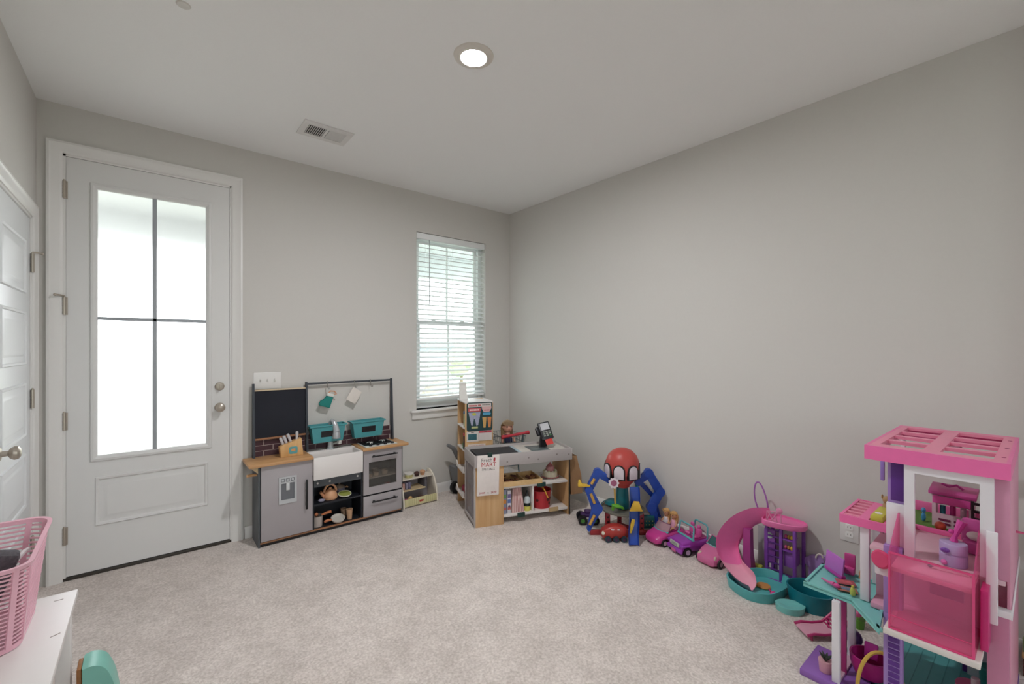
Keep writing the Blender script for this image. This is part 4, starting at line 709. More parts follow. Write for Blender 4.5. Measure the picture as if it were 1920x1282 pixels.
obj('side_step', MB(SF).prism([(0, 0), (.085, 0), (.085, .012), (.03, .014), (.016, .045), (.006, .045), (0, .015)], sp(1085, 911, -.03), (1, 0, 0), (0, 0, 1), .03, .002), tyel, l1)
leg([(1197, 903), (1217, 886), (1238, 921), (1222, 950), (1232, 978)], [.024, .032, .034, .036, .016], .02)
leg([(1198, 900), (1226, 930), (1236, 965)], [.02, .016, .01], .07)
obj('core', MB(SF).cyl(sp(1168, 950), sp(1168, 908), .048, .040, 20), tteal, tt)
obj('side_tube', MB(SF).tube([sp(1194, 902, .02), sp(1198, 930, .02), sp(1198, 975, .02)], .011, 8), clear('2aa0a8', .3), tt)
dk = obj('deck', MB(SF).lathe([(0, 0), (.15, 0), (.157, .006), (.157, .014), (.15, .016), (0, .014)], (0.0, .02, .165), 36), tgry, tt)
obj('deck_dome', MB(SF).lathe([(.05, 0), (.045, .02), (.02, .035), (0, .037)], sp(1148, 943, .06), 18), mat('1b7079', .25), dk)
obj('deck_rail', MB(SF).tube([Vector((.152 * math.cos(a), .02 + .152 * math.sin(a), .19)) for a in [PI * .55 + k * .12 for k in range(10)]], .004, 6), tteal, dk)
for p, sx_, sz_2 in (((-.115, .0, .08), .035, .17), ((.125, -.02, .08), .03, .17), ((0, .12, .08), .03, .17)):
    q = obj('support', MB(SF).box(p[0] - sx_ / 2, p[0] + sx_ / 2, p[1] - .012, p[1] + .012, 0.0, .165, .003), dred, tt)
    for z in (.05, .085, .12): obj('bolt_hole', MB(SF).cyl((p[0], p[1] - .0135, z), (p[0], p[1] - .0125, z), .007, seg=12), mat('2a0c10', .5), q)
for p0, p1 in (((-.115, 0), (0, .12)), ((0, .12), (.125, -.02))): obj('base_beam', MB(SF).tube([(p0[0], p0[1], .02), (p1[0], p1[1], .02)], .014, 6), dred, tt)
obj('base_foot', MB(SF).box(-.245, -.10, -.035, -.012, .0, .036, .004), dred, tt); obj('base_foot', MB(SF).box(.105, .235, -.035, -.012, 0, .034, .004), dred, tt)
cp_ = obj('control_box', MB(SF).box(.145, .225, -.01, .03, .036, .125, .006), mat('14585c', .4), tt)
for k in range(6): obj('button', MB(SF).ball(sp(0, 0) * 0 + Vector((.163 + (k % 3) * .022, -.0115, .065 + (k // 3) * .026)), .005, 8, 6), mat('a8a45c', .5), cp_)
# ramp
path = [Vector((.045, -.115, .372)), Vector((.045, -.128, .30)), Vector((.040, -.135, .22)), Vector((.034, -.145, .14)), Vector((.024, -.165, .07)), Vector((.016, -.20, .018)), Vector((.014, -.215, .012))]
rows = [[p + Vector((s_ * .033, -.024 * (abs(s_) > .95), .0)) for s_ in (-1.0, -.94, 0, .94, 1.0)] for p in path]
rp = obj('ramp', MB(SF).sheet(rows, .005, (0, -1, .2)), tblue, tt)
for i, q in ((1.6, 1), (3.1, .6)):
    p = path[int(i)].lerp(path[int(i) + 1], i % 1); obj('ramp_gate', MB(SF).prism([(-.042, -.03), (.05, -.03), (.03, .0), (.024, .035), (-.012, .038), (-.02, .01)] if q == 1 else [(-.035, -.055), (-.026, -.055), (-.006, .0), (0, .035), (-.02, .04), (-.03, .0)], p + Vector((0, -.034, 0)), (1, 0, 0), (0, 0, 1), .016, .003), tyel, rp)
em = sp(1152, 905, -.13); b = MB(SF); b.prism([((.041 if k % 2 == 0 else .030) * math.cos(k * PI / 9), (.041 if k % 2 == 0 else .030) * math.sin(k * PI / 9)) for k in range(18)], em, (1, 0, 0), (0, 0, 1), .006, .001)
eb = obj('starburst_badge', b, mat('ddd5dc', .4), tt); obj('badge_centre', MB(SF).lathe([(.021, 0), (.021, .002), (0, .002)], em + Vector((0, -.003, 0)), 14, (0, -1, 0)), mat('a05a78', .5), eb); obj('badge_arm', MB(SF).tube([em + Vector((0, .003, 0)), em + Vector((.004, .06, -.005))], .008, 8), mat('1d3a8a', .4), eb)
obj('lift_pole', MB(SF).tube([em + Vector((.008, .012, -.03)), sp(1155, 944, -.09)], .007, 8), mat('c3a04e', .45), tt)
obj('lift_claw', MB(SF).tube([sp(1150, 955, -.09), sp(1151, 947, -.10), sp(1157, 948, -.10), sp(1166, 950, -.10), sp(1170, 953, -.09)], [.010, .015, .016, .010, .008], 8), tgrn, tt)
# small vehicles by the tower
rc = thing('toy_van', 'red toy van with three dark wheels in front of tower', 'toy vehicle', SF @ Vector((-.093, -.14, 0)), -YAW)
VF = SF @ Matrix.Translation((-.088, -.105, 0))
b = MB(VF); secs = [(-.095, .020, .026, .060), (-.085, .038, .02, .080), (-.05, .044, .016, .100), (0, .045, .016, .112), (.05, .044, .016, .106), (.08, .036, .02, .09), (.095, .022, .03, .07)]
def superloop(hw, z0, z1, x, n=18, e=.6):
    f = lambda v: math.copysign(abs(v) ** e, v)
    return [Vector((x, hw * f(math.cos(2 * PI * k / n)), (z0 + z1) / 2 + (z1 - z0) / 2 * f(math.sin(2 * PI * k / n)))) for k in range(n)]
b.loft([superloop(h, z0, z1, x) for x, h, z0, z1 in secs]); obj('body', b, mat('a8352f', .35), rc)
for x in (-.055, .0, .055):
    wq = obj('wheel', MB(VF).cyl((x, -.054, .021), (x, -.036, .021), .021, seg=18), mat('1e3440', .5), rc); obj('hub', MB(VF).cyl((x, -.0555, .021), (x, -.054, .021), .009, seg=12), mat('4a2046', .5), wq)
    obj('wheel', MB(VF).cyl((x, .036, .021), (x, .054, .021), .021, seg=18), mat('1e3440', .5), rc)
obj('headlight', MB(VF).ball((-.085, -.030, .058), (.014, .012, .014), 12, 8), mat('d8d2bf', .3), rc)
for x in (-.022, .018): obj('side_window', MB(VF).ball((x, -.037, .084), (.017, .008, .009), 12, 8), mat('bfa9ab', .3), rc)
tq = on_z(1096, 979); bt = thing('toy_monster_truck', 'small purple and black toy truck with green hubs by blue leg', 'toy vehicle', (tq.x, tq.y, 0), -YAW); TF = frame((tq.x, tq.y, 0), -YAW)
b = MB(TF); b.box(-.03, .075, -.028, .028, .045, .075, .008); b.box(.0, .055, -.024, .024, .073, .098, .008); obj('body', b, mat('43265c', .35), bt)
for x in (-.022, .07):
    for y in (-.045, .045):
        wq = obj('wheel', MB(TF).cyl((x, y - .016, .034), (x, y + .016, .034), .034, seg=20), mat('17151c', .5), bt); obj('hub', MB(TF).cyl((x, y - .018 * (1 if y < 0 else -1), .034), (x, y - .0162 * (1 if y < 0 else -1), .034), .016, seg=14), mat('4d8a3a', .4), wq)
# ------------------------------------------------------------------ doll cars parked by the wall
def carframe(front, d, L_):
    d = Vector(d).normalized(); c_ = Vector(front) - d * L_ / 2; return frame((c_.x, c_.y, 0), math.atan2(d.y, d.x)), c_, math.atan2(d.y, d.x)
def wheels(fr, par, xs, yw, r, hub):
    for x in xs:
        for s_ in (-1, 1):
            q = obj('wheel', MB(fr).cyl((x, s_ * (yw - .018), r), (x, s_ * yw, r), r, seg=20), mat('171517', .5), par); obj('hub', MB(fr).cyl((x, s_ * yw, r), (x, s_ * (yw + .0015), r), r * .55, seg=14), mat(hub, .35), q)
def bodyloft(fr, secs, e=.55): return MB(fr).loft([superloop(h, z0, z1, x, 24, e) for x, h, z0, z1 in secs])
hot = mat('c9408f', .3); hot2 = mat('a62f7c', .35); aqua = mat('63b3b8', .35); purp = mat('9a3fa8', .3); lpink = mat('cf6a9b', .3)
F1, c1, r1 = carframe((2.648, 1.722, 0), (-.975, .22, 0), .26)
c1t = thing('doll_car', 'hot pink doll convertible with two blonde dolls aboard', 'doll car', (c1.x, c1.y, 0), r1)
obj('body', bodyloft(F1, [(.13, .04, .022, .048), (.122, .058, .014, .062), (.10, .068, .012, .074), (.05, .074, .012, .088), (.0, .076, .012, .082), (-.08, .076, .012, .086), (-.118, .068, .014, .082), (-.13, .05, .024, .066)]), hot, c1t)
obj('bumper_line', MB(F1).tube([Vector((.128 - .5 * (y / .075) ** 2 * .06, y, .045)) for y in [-.064 + k * .016 for k in range(9)]], .0025, 6), mat('7a1d5c', .4), c1t)
obj('cockpit', MB(F1).box(-.095, .015, -.058, .058, .07, .0875, .004), hot2, c1t); wheels(F1, c1t, (.075, -.08), .078, .026, 'd9a8c4')
wsf = lambda h, x0, w_: [Vector((x0 - .03 * h - .02 * (s_ ** 2), w_ * s_, .084 + .052 * h * (1 - .15 * s_ ** 2))) for s_ in [-1 + k / 4 for k in range(9)]]
ws = obj('windshield', MB(F1).sheet([wsf(h, .05, .062 - .006 * h) for h in (0, .5, 1)], .002, (1, 0, .3)), clear('e3c6cf', .6, .1), c1t)
obj('windshield_base', MB(F1).tube([p + Vector((.004, 0, -.001)) for p in wsf(0, .05, .064)], .006, 8), aqua, ws); obj('windshield_frame', MB(F1).tube([wsf(0, .05, .062)[0]] + wsf(1, .05, .056) + [wsf(0, .05, .062)[-1]], .0028, 6), mat('8a5a78', .4), ws)
for y in (-.045, .045): obj('headlight', MB(F1).ball((.118, y, .052), (.008, .012, .005), 10, 6), mat('e6c6d8', .25), c1t)
for y, lab, dc in ((-.034, 'blonde doll in white dress riding beside the jeep', 'd9d6de'), (.034, 'blonde doll in pink dress riding in the hot pink car', 'dfa3bd')):
    doll('fashion_doll', lab, F1 @ Matrix.Translation((-.05, y, .0885)) @ Matrix.Rotation(PI / 2, 4, 'Z'), 'd3a07c', 'c79b62', dc, .50)
# jeep
F2, c2, r2 = carframe((2.655, 1.556, 0), (-.925, .38, 0), .25)
jp = thing('doll_jeep', 'purple open doll jeep with turquoise windshield frame', 'doll car', (c2.x, c2.y, 0), r2)
obj('body', bodyloft(F2, [(.115, .062, .028, .072), (.108, .068, .022, .086), (.06, .070, .02, .096), (.028, .071, .02, .098), (-.0, .072, .02, .088), (-.10, .072, .02, .094), (-.12, .066, .026, .085)], .4), purp, jp)
obj('bumper', MB(F2).box(.108, .126, -.072, .072, .018, .044, .007), mat('a148b6', .3), jp); obj('number_plate', MB(F2).box(.1262, .1285, -.022, .022, .012, .034, .002), lpink, jp)
gr = obj('grille', MB(F2).prism(rrect(.044, .013, .005), (.1165, 0, .063), (0, 1, 0), (0, .0, 1), .008, .001), mat('b7bdb6', .35), jp)
for k in range(7): obj('grille_bar', MB(F2).box(.1205, .1215, -.024 + k * .008 - .0015, -.024 + k * .008 + .0015, .054, .072), mat('8f968f', .4), gr)
for y in (-.036, .036): obj('headlight', MB(F2).ball((.12, y, .063), (.004, .007, .008), 10, 8), mat('cfd2c4', .25), gr)
obj('tub', MB(F2).box(-.105, .02, -.055, .055, .07, .0985, .004), hot2, jp)
obj('windshield_frame', MB(F2).tube([(.03, -.072, .10), (.02, -.066, .172), (.02, -.055, .180), (.02, .055, .180), (.02, .066, .172), (.03, .072, .10)], .0055, 8), aqua, jp); obj('cowl', MB(F2).box(.022, .040, -.078, .078, .094, .104, .004), aqua, jp)
obj('roll_bar', MB(F2).tube([(-.085, -.066, .09), (-.092, -.060, .165), (-.092, -.048, .176), (-.092, .048, .176), (-.092, .060, .165), (-.085, .066, .09)], .0055, 8), aqua, jp)
for y in (-.03, .03):
    b = MB(F2); b.box(-.06, -.036, y - .023, y + .023, .0985, .150, .009); b.box(-.058, -.040, y - .014, y + .014, .152, .172, .007); b.box(-.036, .0, y - .023, y + .023, .0985, .112, .006); obj('seat', b, mat('d85fa5', .4), jp)
obj('steering_wheel', MB(F2).tube([Vector((.008 + .006 * math.sin(a), .03 + .015 * math.cos(a), .122 + .014 * math.sin(a))) for a in [2 * PI * k / 16 for k in range(16)]], .0025, 6, True), mat('8a6a9a', .4), jp)
for s_ in (-1, 1): obj('fender', MB(F2).box(.05, .118, s_ * .062 - .016, s_ * .062 + .016, .058, .072, .006), mat('a148b6', .3), jp)
wheels(F2, jp, (.075, -.075), .079, .029, 'b79cc0')
# sports car
F3_, c3, r3 = carframe((2.645, 1.342, 0), (-.99, .12, 0), .265)
sc_ = thing('doll_sports_car', 'light pink doll sports car with dark windshield', 'doll car', (c3.x, c3.y, 0), r3)
obj('body', bodyloft(F3_, [(.1325, .035, .020, .036), (.126, .058, .010, .05), (.105, .070, .008, .062), (.06, .075, .008, .085), (.03, .076, .008, .094), (-.04, .076, .010, .094), (-.1, .076, .012, .098), (-.125, .068, .02, .09), (-.1325, .05, .03, .075)], .5), lpink, sc_)
obj('grille', MB(F3_).box(.118, .1315, -.036, .036, .026, .033, .003), mat('5a1a34', .5), sc_); obj('lower_vent', MB(F3_).box(.108, .124, -.062, -.044, .02, .026, .002), mat('5a1a34', .5), sc_)
for s_ in (-1, 1): obj('headlight', MB(F3_).ball((.104, s_ * .052, .058), (.016, .009, .008), 10, 6, (0, .5, s_ * .5)), mat('c9b8a8', .2), sc_)
wr = lambda h: [Vector((.035 - .05 * h - .018 * s_ ** 2, (.064 - .008 * h) * s_, .094 + .042 * h)) for s_ in [-1 + k / 4 for k in range(9)]]
ws = obj('windshield', MB(F3_).sheet([wr(h) for h in (0, .5, 1)], .002, (1, 0, .6)), clear('4f7f82', .45, .08), sc_); obj('windshield_frame', MB(F3_).tube([wr(0)[0]] + wr(1) + [wr(0)[-1]], .003, 6), lpink, ws); obj('windshield_base', MB(F3_).tube(wr(0), .004, 6), mat('8fb5b8', .4), ws)
obj('cockpit', MB(F3_).box(-.085, .005, -.055, .055, .08, .0975, .004), mat('241a1e', .5), sc_)
for y in (-.028, .028): obj('seat', MB(F3_).box(-.07, -.045, y - .022, y + .022, .0975, .128, .009), mat('d98bb0', .4), sc_)
obj('side_mirror', MB(F3_).ball((.03, .08, .098), (.008, .007, .006), 8, 6), mat('c9b79a', .3), sc_); wheels(F3_, sc_, (.082, -.082), .0785, .027, 'c9a8b4')
# ------------------------------------------------------------------ pool and slide playset
sl_ = thing('slide_playset', 'pink curved doll slide with purple tower over teal pool', 'doll playset', (2.70, 1.02, 0)); spk = mat('e876b0', .35); spk2 = clear('e2a0b8', .25, .3); vio = mat('7b3fa2', .4); vio2 = mat('56247a', .4); pteal = mat('58b0b2', .35); dteal = mat('0d6f7e', .35); lteal = mat('7cc6c2', .35)
def smooth(pts, n=5):
    pts = [Vector(p) for p in pts]; out = []; m = len(pts)
    for i in range(m):
        p0, p1, p2, p3 = pts[i - 1], pts[i], pts[(i + 1) % m], pts[(i + 2) % m]
        for k in range(n): t = k / n; out.append(.5 * ((2 * p1) + (p2 - p0) * t + (2 * p0 - 5 * p1 + 4 * p2 - p3) * t * t + (3 * p1 - p0 - 3 * p2 + p3) * t ** 3))
    return out
def smooth_open(pts, n=6):
    pts = [Vector(p) for p in pts]; q = [2 * pts[0] - pts[1]] + pts + [2 * pts[-1] - pts[-2]]; out = []
    for i in range(1, len(q) - 2):
        p0, p1, p2, p3 = q[i - 1:i + 3]
        for k in range(n): t = k / n; out.append(.5 * ((2 * p1) + (p2 - p0) * t + (2 * p0 - 5 * p1 + 4 * p2 - p3) * t * t + (3 * p1 - p0 - 3 * p2 + p3) * t ** 3))
    return out + [pts[-1]]
def basin(name, outline, z1, m, par, wt=.012, zf=.012, flare=.94):
    o_ = smooth([(x, y, 0) for x, y in outline]); c_ = sum(o_, Vector()) / len(o_)
    lp = lambda f, z, off=0.: [Vector((c_.x + (p.x - c_.x) * f + (c_.x - p.x) / max((c_ - p).length, 1e-3) * off, c_.y + (p.y - c_.y) * f + (c_.y - p.y) / max((c_ - p).length, 1e-3) * off, z)) for p in o_]
    return obj(name, MB().loft([lp(flare, 0.001), lp(1, z1 - .004), lp(1, z1), lp(1, z1, wt * .7), lp(1, z1 - .004, wt), lp(flare, zf, wt)]), m, par)
basin('pool', [(2.535, 1.16), (2.475, 1.09), (2.455, 1.0), (2.50, .925), (2.58, .90), (2.66, .89), (2.755, .905), (2.80, .97), (2.785, 1.05), (2.72, 1.11), (2.63, 1.165)], .055, pteal, sl_)
basin('pool_step', [(2.50, .895), (2.475, .84), (2.505, .79), (2.555, .775), (2.59, .80), (2.58, .85), (2.55, .885)], .034, lteal, sl_, .03, .028)
basin('paddling_pool', [(2.625, .885), (2.578, .83), (2.566, .76), (2.60, .695), (2.66, .672), (2.72, .70), (2.755, .77), (2.75, .84), (2.69, .885)], .095, dteal, sl_, .008, .01, .86)
q4 = lambda x, y: (1320 + x * .2183, 880 + y * .2183)
outer = [on_x(*q4(*p), X) for p, X in zip([(560, 330), (470, 328), (380, 340), (250, 400), (150, 500), (105, 620), (130, 740), (210, 860), (300, 950), (385, 995)], [2.80, 2.79, 2.77, 2.73, 2.68, 2.63, 2.585, 2.55, 2.52, 2.50])]
inner = [on_x(*q4(*p), X) for p, X in zip([(565, 395), (500, 410), (430, 440), (370, 495), (320, 560), (290, 650), (320, 770), (380, 840), (420, 880), (440, 915)], [2.82, 2.82, 2.815, 2.80, 2.78, 2.75, 2.68, 2.62, 2.59, 2.57])]
outer, inner = smooth_open(outer), smooth_open(inner)
def cross(o_, i_):
    w_ = i_ - o_; dn = Vector((.35, -.15, -1)).normalized(); L_ = w_.length
    return [o_ + w_ * f + dn * h for f, h in ((-.02, 0), (.0, .004), (.05, .03), (.2, .042), (.5, .046), (.8, .042), (.95, .03), (1., .004), (1.02, 0))]
rows = [cross(a, c_) for a, c_ in zip(outer, inner)]; cut = 36
obj('slide_upper', MB().sheet(rows[:cut + 1], .004, (-.3, .1, 1)), spk, sl_, ang=60); obj('slide_lower', MB().sheet(rows[cut:], .004, (-.3, .1, 1)), mat('e8a6bc', .3), sl_, ang=60)
PZ = .318
plat = smooth([(2.745, 1.035, 0), (2.76, .93, 0), (2.80, .865, 0), (2.86, .855, 0), (2.90, .90, 0), (2.905, 1.02, 0), (2.86, 1.06, 0), (2.78, 1.065, 0)])
cc_ = sum(plat, Vector()) / len(plat); lp = lambda f, z: [Vector((cc_.x + (p.x - cc_.x) * f, cc_.y + (p.y - cc_.y) * f, z)) for p in plat]
obj('platform', MB().loft([lp(.95, PZ), lp(1, PZ + .006), lp(1, PZ + .03), lp(.95, PZ + .034), lp(.93, PZ + .022), lp(.6, PZ + .02)]), spk, sl_)
for x, y in ((2.78, .895), (2.89, .885), (2.80, 1.045), (2.89, 1.045), (2.785, .965)): obj('tower_post', MB().box(x - .010, x + .010, y - .008, y + .008, .0, PZ + .004, .003), vio, sl_)
for k in range(7): obj('ladder_rung', MB().box(2.786, 2.794, .973, 1.037, .06 + k * .038, .068 + k * .038, .002), vio2, sl_)
b = MB(); b.box(2.792, 2.80, .975, 1.05, .06, .10); obj('tower_base', MB().box(2.77, 2.90, .88, 1.055, .0, .014, .003), vio, sl_)
for z0, z1, cc in ((.26, .31, 'b9a43c'), (.20, .245, 'c08a4a')): 
    sh_ = obj('snack_shelf', MB().box(2.782, 2.86, .905, .957, z0 - .008, z0, .001), vio, sl_)
    for k in range(3): obj('snack', MB().ball((2.80, .916 + k * .015, z0 + .012), (.010, .008, .012), 8, 6), mat(['d8b93a', cc, 'c8588a'][k], .5), sh_)
obj('cabinet_panel', MB().box(2.80, 2.89, .903, .957, .10, .185, .002), mat('8f55b0', .4), sl_); cp2 = obj('side_panel', MB().box(2.795, 2.815, 1.0, 1.06, .09, .285, .004), mat('8446a0', .4), sl_); obj('round_mirror', MB().lathe([(.018, 0), (.018, .003), (0, .003)], (2.795, 1.03, .252), 18, (-1, 0, 0)), mat('a9b7b4', .2), cp2)
obj('arch_hoop', MB().tube(smooth_open([on_x(*q4(*p), 2.83) for p in ((462, 330), (440, 260), (432, 190), (440, 130), (460, 108), (485, 125), (515, 185), (540, 270), (552, 350), (556, 405))], 4), .0045, 8), mat('a565b5', .35), sl_)
lt = obj('lattice_sign', MB().box(2.757, 2.760, .955, 1.03, .345, .352, .001), mat('dd8db2', .4), sl_)
for k in range(5): obj('lattice_bar', MB().cyl((2.759, .957 + k * .018, .35), (2.759, .957 + ((k * 2) % 5) * .018, .405), .003, seg=6), mat('dd8db2', .4), lt)
obj('lattice_top', MB().tube([(2.759, .957, .345), (2.759, .957, .402), (2.759, .99, .408), (2.759, 1.03, .402), (2.759, 1.03, .345)], .0035, 6), mat('dd8db2', .4), lt); obj('flower_knob', MB().ball((2.759, .965, .42), (.008, .018, .016), 10, 8), mat('dd8db2', .4), lt)
obj('slide_column', MB().loft([[Vector((2.80 + sx * a, 1.150 + sy * a * .9, z)) for sx, sy in ((-1, -1), (1, -1), (1, 1), (-1, 1))] for a, z in ((.036, 0), (.024, .10), (.022, .255))]), mat('b04390', .4), sl_)
obj('wall_panel', MB().box(2.888, 2.905, 1.08, 1.13, .0, .26, .004), mat('a8a5a8', .5), sl_)
def disc(name, lab, cat, p, r, col, h=.010, rz=None): return obj(name, MB().lathe([(r * .9, 0), (r, h * .5), (r * .9, h), (0, h)], p, 20), mat(col, .4), label=lab, cat=cat)
disc('toy_tray', 'round orange toy tray lying in the teal pool', 'tray', (2.645, 1.005, .0135), .036, 'c58a4a'); disc('toy_lemon', 'yellow toy slice beside orange tray in the pool', 'toy food', (2.612, 1.05, .0135), .022, 'd0c24a')
tb = thing('toy_brush', 'magenta toy hairbrush lying in the teal pool', 'brush', (2.585, .935, .0135)); obj('handle', MB().tube([(2.62, .965, .022), (2.60, .95, .024)], .005, 8), mat('c42e6e', .4), tb); obj('head', MB().ball((2.582, .932, .0265), (.024, .016, .0125), 12, 8), mat('d2478a', .4), tb)
obj('toy_raft', MB().prism(rrect(.03, .014, .012), (2.845, 1.115, .021), (0, 1, 0), (1, 0, 0), .03, .006), mat('b7bb4a', .5), label='yellow toy cushion on carpet behind the teal pool', cat='cushion')
lv = thing('toy_awning', 'lavender plastic toy awning leaning against the wall', 'toy awning', (2.88, .83, 0)); pts5 = [on_x(*q4(*p), 2.885) for p in ((838, 770), (915, 735), (1045, 748), (1010, 860), (890, 832))]
obj('panel', MB().loft([pts5, [p + Vector((.02, 0, .0)) for p in pts5]]), mat('ab88c6', .4), lv, flat=True); zc = min(p.z for p in pts5)
obj('prop', MB().box(2.887, 2.903, .80, .86, 0, zc + .02), mat('ab88c6', .4), lv); obj('ring', MB().tube([on_x(*q4(990 + 30 * math.cos(a), 760 + 34 * math.sin(a)), 2.88) for a in [PI + k * PI / 8 for k in range(9)]], .004, 6), mat('d9d2c6', .4), lv)
# ------------------------------------------------------------------ three-storey dollhouse
dh = thing('dollhouse', 'large pink and purple three-storey plastic dollhouse with lattice roof', 'dollhouse', (2.41, .26, 0))
dpk = mat('ec6fab', .35); dpk2 = mat('d895b0', .4); dwh = mat('e4e0e6', .4, 0, .01); dpu = mat('5b2a86', .4); dla = mat('a382c4', .4); dte = mat('57a3a3', .45); dms = mat('c22f86', .35); cpk = clear('f58fbc', .80, .12, 'fddbe9'); cpk2 = clear('ee74ad', .72, .12, 'fbcbdf')
def dp_(name, m, *bx, par=None, bev=.002):
    b = MB()
    for q in bx: b.box(*q, bev)
    return obj(name, b, m, par or dh)
X0, X1, Y0, Y1, RZ = 2.09, 2.74, .072, .440, .980
F1z, F2z, F3z = .030, .380, .600
# roof
rf = dp_('roof_fascia', dpk, (X0, X0 + .01, Y0, Y1, RZ - .052, RZ), (X1 - .01, X1, Y0, Y1, RZ - .052, RZ), (X0 + .01, X1 - .01, Y0, Y0 + .01, RZ - .052, RZ), (X0 + .01, X1 - .01, Y1 - .01, Y1, RZ - .052, RZ), bev=0)
salm = mat('ea8aa8', .4)
for q in ((X0 + .01, X0 + .065, Y0 + .01, Y1 - .01), (X1 - .05, X1 - .01, Y0 + .01, Y1 - .01), (X0 + .065, X1 - .05, Y0 + .01, Y0 + .04), (X0 + .065, X1 - .05, Y1 - .035, Y1 - .01), (X0 + .065, X1 - .05, .24, .285)): obj('roof_border', MB().box(*q, RZ - .012, RZ - .0005), salm, rf)
for k in range(1, 4):
    x = X0 + .065 + (X1 - .05 - X0 - .065) * k / 4
    for y0, y1 in ((Y0 + .04, .24), (.285, Y1 - .035)): obj('roof_slat', MB().box(x - .016, x + .016, y0, y1, RZ - .014, RZ - .002), salm, rf)
for k in range(3): obj('roof_screw', MB().lathe([(.006, 0), (.006, .001), (0, .001)], (X0 + .12 + k * .2, Y0 + .02, RZ - .0005), 10), mat('a83a6a', .5), rf)
# floors
dp_('base', mat('6f52a6', .4), (X0 + .01, X1, Y0, Y1, 0, .018)); fl1 = dp_('ground_floor', dte, (X0 + .015, X1 - .01, Y0 + .01, Y1 - .01, .018, F1z), bev=0)
for k in range(9): obj('floor_groove', MB().box(X0 + .02, X1 - .02, Y0 + .03 + k * .04, Y0 + .0325 + k * .04, F1z - .0005, F1z + .001), mat('4b9192', .5), fl1)
dp_('second_floor', mat('d79db5', .4), (X0 + .03, 2.70, Y0 + .012, Y1 - .012, F2z - .018, F2z)); dp_('third_floor', mat('ddb7c4', .4), (X0 + .02, 2.44, Y0 + .012, Y1 - .012, F3z - .016, F3z))
dp_('garden_floor', dms, (2.44, X1 - .005, Y0 + .012, Y1 - .012, F3z - .016, F3z)); gs = dp_('grass', mat('567a34', .9, 0, .5, 220, .5), (2.455, 2.715, Y0 + .03, Y1 - .03, F3z, F3z + .006)); dp_('garden_curb', dpk, (2.435, 2.452, Y0 + .014, Y1 - .014, F3z, F3z + .018)); dp_('garden_back', dpk, (2.722, 2.735, Y0 + .014, Y1 - .014, F3z, F3z + .045))
# walls and frames
dp_('corner_post', dwh, (2.715, 2.735, Y1 - .02, Y1 - .004, .018, RZ - .05)); dp_('side_wall', dpk2, (2.13, 2.735, Y0 + .002, Y0 + .010, .018, RZ - .052)); dp_('side_trim', dwh, (2.135, 2.735, Y0 - .002, Y0 + .002, .47, .50))
dp_('front_pier', mat('cf8fac', .4), (2.112, 2.130, Y0 + .002, .112, F3z, RZ - .052)); dp_('lower_pier', mat('c47f9f', .4), (2.108, 2.130, Y0 + .004, .125, F1z - .012, F3z - .1)); dp_('pier_stile', dwh, (2.088, 2.0995, .100, .126, .46, .755)); dp_('pier_band', dwh, (2.104, 2.134, Y0, .13, .485, .508))
wf = [(.112, .328, .640, .928)]
y0, y1, z0, z1 = .108, .328, .64, .930
dp_('window_frame', dwh, (2.100, 2.118, y0, y0 + .032, F3z, z1), (2.100, 2.118, y1 - .028, y1, F3z, z1), (2.100, 2.118, y0 + .032, y1 - .028, z1 - .03, z1), bev=0)
ep = dp_('shutter', dla, (2.122, 2.14, .326, .378, .775, RZ - .052)); obj('shutter_inset', MB().box(2.1195, 2.1225, .330, .368, .785, RZ - .058, .001), dpu, ep)
dp_('white_wing', dwh, (2.112, 2.13, .326, .380, .62, .775)); obj('side_awning', MB().box(2.33, 2.345, .425, .438, .80, .925, .002), mat('9a7fce', .4), dh)
obj('roof_lamp', MB().lathe([(.0, 0), (.03, .006), (.026, .02), (0, .022)], (2.42, .235, RZ - .035), 14), mat('b9899a', .4), dh)
# bay window / balcony with clear pink panels
BX, BY0, BY1, BZ0, BZ1 = 1.95, .140, .345, .392, .652
dp_('bay_ledge', mat('ded6d2', .4), (BX - .012, 2.12, BY0 - .012, BY1 + .012, BZ0 - .020, BZ0 - .001)); dp_('balcony_floor', mat('e0c3c9', .4), (BX + .008, 2.11, BY0 + .004, BY1 - .004, F3z - .014, F3z)); dp_('bay_floor', mat('dba3ba', .4), (BX + .008, 2.115, BY0 + .004, BY1 - .004, BZ0 - .001, BZ0 + .006))
fp_ = dp_('bay_front', cpk, (BX, BX + .004, BY0, BY1, BZ0, BZ1), bev=0)
edge = mat('d8487f', .35); b = MB()
for q in ((BX - .002, BX + .005, BY0, BY1, BZ1 - .005, BZ1), (BX - .002, BX + .005, BY0, BY1, BZ0, BZ0 + .005), (BX - .002, BX + .005, BY0, BY0 + .006, BZ0 + .005, BZ1 - .005), (BX - .002, BX + .005, BY1 - .005, BY1, BZ0 + .005, BZ1 - .005), (BX - .0015, BX, BY0 + .006, BY1 - .005, BZ0 + .045, BZ0 + .047)): b.box(*q)
obj('bay_edge', b, edge, fp_)
for y, nm in ((BY0 + .002, 'bay_side'), (BY1 - .002, 'bay_side')): obj(nm, MB().prism([(BX + .005, BZ0), (2.112, BZ0), (2.112, .745), (2.098, .745), (BX + .005, BZ1)], (0, y, 0), (1, 0, 0), (0, 0, 1), .004), cpk2, dh)
dp_('bay_hinge', mat('c8307a', .35), (2.02, 2.105, .116, .134, BZ0 + .004, .585)); dp_('inner_wall', mat('e6c3d2', .45), (2.205, 2.215, Y0 + .012, Y1 - .012, F2z, F3z - .016)); dp_('inner_window', mat('8a2a72', .3), (2.198, 2.2052, .185, .272, .452, .526)); dp_('inner_shelf', mat('8f63a6', .4), (2.195, 2.2052, .272, .33, .503, .526))
